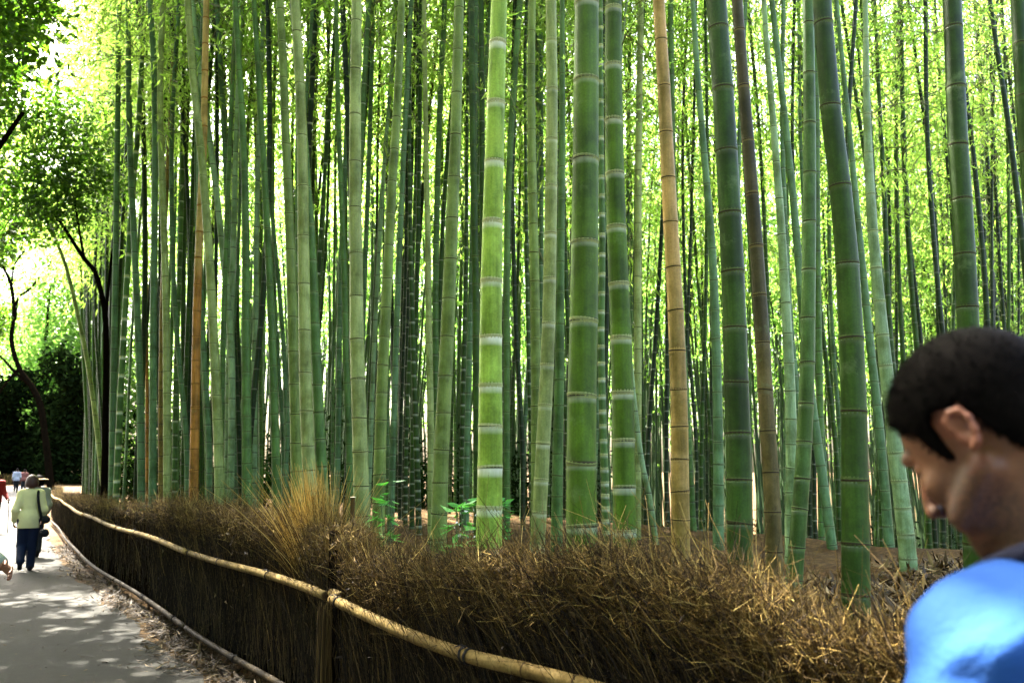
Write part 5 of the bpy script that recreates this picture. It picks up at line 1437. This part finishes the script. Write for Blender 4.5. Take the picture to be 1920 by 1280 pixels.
    T.ell(W(-0.01, 0, 0.95), np.array([0.125, 0.172 * slim, 0.14]) * s, np.stack([f, l, z]), 0.06)
    T.cap(W(lean, 0.10, 1.43), W(lean, -0.10, 1.43), 0.066 * s, 0.066 * s, 0.06)
    T.cap(W(lean - 0.008, 0, 1.40), W(lean - 0.004, 0, 1.49), 0.078 * s, 0.066 * s, 0.03)
    slv = clothes.get('sleeve', 1.0)
    for sd_, nm in ((1, 'L'), (-1, 'R')):
        T.cap(W(lean, 0.1 * sd_, 1.435), J['sh' + nm], 0.062 * s, 0.064 * s, 0.05)
        if slv < 1:
            e = J['sh' + nm] * (1 - slv) + J['el' + nm] * slv; T.cap(J['sh' + nm], e, 0.066 * s, 0.064 * s, 0.04)
        else:
            T.cap(J['sh' + nm], J['el' + nm], 0.064 * s, 0.052 * s, 0.04)
            e = J['el' + nm] * 0.12 + J['wr' + nm] * 0.88; T.cap(J['el' + nm], e, 0.052 * s, 0.040 * s, 0.03)
    hem = clothes.get('hem', 0.86)
    for sd_ in (1, -1): T.cap(W(-0.01, 0.06 * slim * sd_, 1.0), W(-0.01, 0.065 * slim * sd_, hem - 0.1), 0.112 * s, 0.118 * s, 0.06)
    def clip3(X, Y, Z):
        return np.maximum(o[2] + hem * s - Z, -(np.sqrt((X - W(lean + 0.01, 0, 0)[0]) ** 2 + (Y - W(lean + 0.01, 0, 0)[1]) ** 2 + (Z - W(0, 0, 1.530)[2]) ** 2) - 0.072 * s)) + 0 * X + 0 * Y
    v_, q_ = T.mesh(0.009 if detail else coarse, inflate=0.010 * s, clip=clip3)
    if detail:                                                  # soft folds running from the armpit and across the back
        nn = unit_rows(v_ - (o + z * 1.25 + f * 0.05)); q3 = (v_ - o)
        w1 = np.sin(q3 @ (f * 26 + l * 18 + z * 44) + 2.2 * np.sin(q3 @ (z * 9 + l * 7))); w2 = np.sin(q3 @ (f * -34 + l * 12 + z * 58) + 1.7 * np.sin(q3 @ (f * 12 - z * 8)))
        v_ = v_ + nn * (0.011 * np.sign(w1) * np.abs(w1) ** 1.6 + 0.007 * w2 * np.clip(w1 + 0.4, 0, 1))[:, None]
    link(clothes.get('top_name', 'shirt'), mesh_np('top', v_ - o, q_), clothes['top'], root, loc=(0, 0, 0))
    # trousers and shoes
    L_ = Field().ell(W(-0.01, 0, 0.95), np.array([0.122, 0.168, 0.12]) * s, np.stack([f, l, z]), 0.05)
    Sh = Field()
    for sd_, nm in ((1, 'L'), (-1, 'R')):
        L_.cap(J['hip' + nm], J['kn' + nm], 0.090 * s, 0.072 * s, 0.04); L_.cap(J['kn' + nm], J['an' + nm] + z * 0.01, 0.072 * s, 0.060 * s, 0.03)
        dn = J['dn' + nm]
        Sh.cap(J['an' + nm] - dn * 0.045 * s - z * 0.032 * s, J['an' + nm] + dn * 0.14 * s - z * 0.035 * s * (1 if abs(dn[2]) < 0.4 else 0.2), 0.043 * s, 0.036 * s, 0.02)
    v_, q_ = L_.mesh(coarse, inflate=0.012 * s, clip=lambda X, Y, Z: Z - (o[2] + 1.02 * s) + 0 * X + 0 * Y)
    link('trousers', mesh_np('trousers', v_ - o, q_), clothes['legs'], root, loc=(0, 0, 0))
    v_, q_ = Sh.mesh(coarse * 0.75, inflate=0.004, clip=lambda X, Y, Z: (o[2] + 0.001) - Z + 0 * X + 0 * Y)
    link('shoes', mesh_np('shoes', v_ - o, q_), clothes['shoes'], root, loc=(0, 0, 0))
    return root, J, W

def unit_rows(v): return v / (np.linalg.norm(v, axis=1, keepdims=True) + 1e-9)

M_black = cloth_mat('black_cloth', (0.008, 0.008, 0.009))
M_jean = cloth_mat('blue_jeans', (0.005, 0.010, 0.026))
M_dark = cloth_mat('dark_trousers', (0.012, 0.013, 0.018))

# ---- the man in the blue shirt, head bowed, cut by the right edge
yaw = R(56)
mf = np.array([-math.cos(yaw), math.sin(yaw), 0]); ml = np.array([-mf[1], mf[0], 0])
HC = np.array([0.600, 1.085, 1.708])
foot = HC - mf * 0.150 + ml * 0.02 + np.array([0.036, 0, 0]); foot[2] = 0
man, MJ, MW = make_person('man in a bright blue shirt with short black hair, head bowed, at the right edge', foot, mf, 1.82,
    {'shz': 1.420, 'elL': (0.10, 0.235, 1.15), 'wrL': (0.32, 0.10, 1.16), 'elR': (0.14, 0.25, 1.17), 'wrR': (0.36, 0.08, 1.16), 'thumbL': (0, -0.3, 1), 'thumbR': (0, 0.3, 1), 'curl': 1.1, 'knL': (0.03, 0.10, 0.50), 'shfL': 0.0, 'shfR': 0.0},
    {'top': cloth_mat('blue_shirt', (0.010, 0.052, 0.20), 140, 0.35, 0.85, 0.15), 'legs': M_dark, 'shoes': M_black, 'sleeve': 0.62, 'top_name': 'shirt'}, coarse=0.016, pitch=R(36), detail=True, head_at=HC, lean=0.085)
# dark collar of the shirt
a = np.linspace(0, 2 * math.pi, 33)
P = np.array([MW(0.085 - 0.006 + 0.083 * math.cos(t), 0.083 * math.sin(t), 1.520 - 0.034 * math.cos(t)) for t in a]) - np.array(man.location)
V, Q = tubes(P[None], np.full((1, 33), 0.015), 8)
link('collar', mesh_np('collar', V, Q), cloth_mat('navy_collar', (0.006, 0.008, 0.022)), man, loc=(0, 0, 0))

# ---- woman in the yellow jacket walking away with a black shoulder bag
pdir = np.array([-0.5, 0.866, 0])
wp = at(46, 1070, 14.0); wp[2] = 0
walk = {'knL': (0.10, 0.085, 0.47), 'anL': (-0.16, 0.085, 0.20), 'toeL': (0.55, 0, -0.85), 'knR': (0.10, 0.085, 0.50), 'anR': (0.10, 0.085, 0.085), 'elL': (-0.06, 0.235, 1.13), 'wrL': (0.08, 0.24, 0.92), 'elR': (-0.02, 0.24, 1.13), 'wrR': (0.12, 0.22, 0.95)}
woman, WJ, WW = make_person('woman in a pale yellow jacket and jeans with dark red-brown bobbed hair walking away', wp, pdir, 1.56, walk,
    {'top': cloth_mat('yellow_jacket', (0.52, 0.48, 0.23), 60, 0.4, 0.8, 0.15), 'legs': M_jean, 'shoes': M_black, 'hair': simple_mat('red_brown_hair', [(0.3, (0.018, 0.006, 0.004)), (0.7, (0.055, 0.018, 0.010))], 60, 0.5, 0.5, 0.006), 'top_name': 'jacket', 'hem': 0.80}, hair='bob', coarse=0.012, slim=0.86, group='walkers on the path')
bag = empty('shoulder_bag', tuple(WW(-0.03, -0.27, 0.72))); tag(bag, 'large black shoulder bag on the right hip of the woman in yellow', 'bag')
bb = np.array(bag.location)
Bf = Field(); wf = pdir; wl = np.array([-wf[1], wf[0], 0])
for a_, c_ in ((-0.10, 0.0), (0.13, 0.0), (-0.09, 0.22), (0.12, 0.22)):
    Bf.cap(bb + wf * a_ + np.array([0, 0, c_ - 0.02]) - wl * 0.01, bb + wf * (a_ * 0.4) + np.array([0, 0, c_ - 0.02]), 0.062, 0.066, 0.05)
v_, q_ = Bf.mesh(0.012); link('pouch', mesh_np('pouch', v_ - bb, q_), M_black, bag, loc=(0, 0, 0))
P = np.array([WW(-0.07, -0.23, 0.90), WW(-0.12, -0.165, 1.12), WW(-0.11, -0.125, 1.32), WW(-0.02, -0.115, 1.475), WW(0.07, -0.12, 1.43)]) - bb
P = catmull(P, 6); V, Q = tubes(P[None], np.full((1, len(P)), 0.021), 6)
link('strap', mesh_np('strap', V, Q), M_black, bag, loc=(0, 0, 0))

# ---- companion with the sun hat, half hidden in front of her
cp = at(59, 1062, 16.2); cp[2] = 0
walk2 = dict(walk); walk2['knR'], walk2['anR'], walk2['toeR'] = (0.10, 0.085, 0.47), (-0.10, 0.085, 0.14), (0.7, 0, -0.7); walk2['knL'], walk2['anL'] = (0.10, 0.085, 0.50), (0.12, 0.085, 0.085); walk2.pop('toeL')
comp, CJ, CW = make_person('person in pale top and beige sun hat, half hidden by the woman in yellow', cp, pdir, 1.54, walk2,
    {'top': cloth_mat('pale_top', (0.20, 0.215, 0.165)), 'legs': M_dark, 'shoes': M_black, 'brim': 'round', 'top_name': 'jacket'}, hair='bob', cap_=cloth_mat('beige_hat', (0.26, 0.17, 0.085)), group='walkers on the path')

# ---- walker with red sleeves, green cap and a stick at the left edge
rp = at(-17, 1000, 22.3); rp[2] = 0
red = cloth_mat('red_top', (0.16, 0.012, 0.010))
rw, RJ, RW = make_person('walker in red sleeves and green cap holding a stick, cut by the left edge', rp, -pdir, 1.62,
    {'elL': (0.05, 0.25, 1.13), 'wrL': (0.20, 0.34, 0.96), 'thumbL': (0, -0.2, 1), 'curl': 1.2},
    {'top': red, 'legs': M_dark, 'shoes': M_black, 'top_name': 'jacket'}, hair='short', cap_=cloth_mat('green_cap', (0.45, 0.65, 0.18)), group='walkers on the path')
hd = RJ['wrL'] + unit(RJ['wrL'] - RJ['elL']) * 0.09
st = empty('walking_stick', (hd[0], hd[1], 0)); tag(st, 'thin dark walking stick held by the red-sleeved walker at the left edge', 'walking stick')
P = np.array([[0, 0, hd[2] + 0.06], [0.02, 0.0, hd[2] * 0.5], [0.05, -0.02, 0.005]])
V, Q = tubes(catmull(P, 4)[None], np.full((1, 9), 0.012), 6); link('shaft', mesh_np('shaft', V, Q), M_dark, st, loc=(0, 0, 0))
V, Q = tubes(np.array([[-0.05, 0.0, hd[2] + 0.05], [0, 0, hd[2] + 0.07], [0.05, 0, hd[2] + 0.05]])[None], np.full((1, 3), 0.016), 6); link('handle', mesh_np('handle', V, Q), M_black, st, loc=(0, 0, 0))

# ---- two small walkers on the far sunlit path
for px, lab, tc, lc, wk in ((29, 'far walker in a pale grey top and black trousers on the sunlit path', (0.42, 0.45, 0.52), M_black, walk),
                            (43, 'far walker in a reddish top standing right of the pale grey one', (0.26, 0.10, 0.08), M_dark, {})):
    fp = at(px, 922, 61.0 + (px - 29) * 0.05); fp[2] = 0
    make_person(lab, fp, pdir, 1.76 if px == 29 else 1.70, wk, {'top': cloth_mat('far_top', tuple(v * 0.5 for v in tc)), 'legs': lc, 'shoes': M_black, 'top_name': 'shirt'}, hair='short', group='walkers on the path', coarse=0.022, hand_fine=0.009)

# ---- passer-by at the left edge: only the sleeve and hand reach into the picture
q = at(16, 1072, 5.0)
pf = unit(np.array([0.45, -0.9, 0])); pl = np.array([-pf[1], pf[0], 0])
bp = np.array([-3.53, 5.05, 0.0])
def loc_of(p): v = (np.asarray(p) - bp) / (1.68 / 1.78); return (v @ pf, v @ pl, v[2])
wr = at(5, 1060, 5.0); el = at(-46, 1022, 5.12)
a_, b_, c_ = loc_of(wr); a2, b2_, c2 = loc_of(el)
make_person('passer-by at the left edge showing only a grey-green sleeve and one hand', bp, pf, 1.68,
    {'elL': (a2, b2_, c2), 'wrL': (a_, b_, c_), 'thumbL': (0.3, 0, 1), 'curl': 0.6}, {'top': cloth_mat('grey_green_top', (0.10, 0.12, 0.085)), 'legs': M_dark, 'shoes': M_black, 'top_name': 'shirt'}, hair='short', group='walkers on the path')
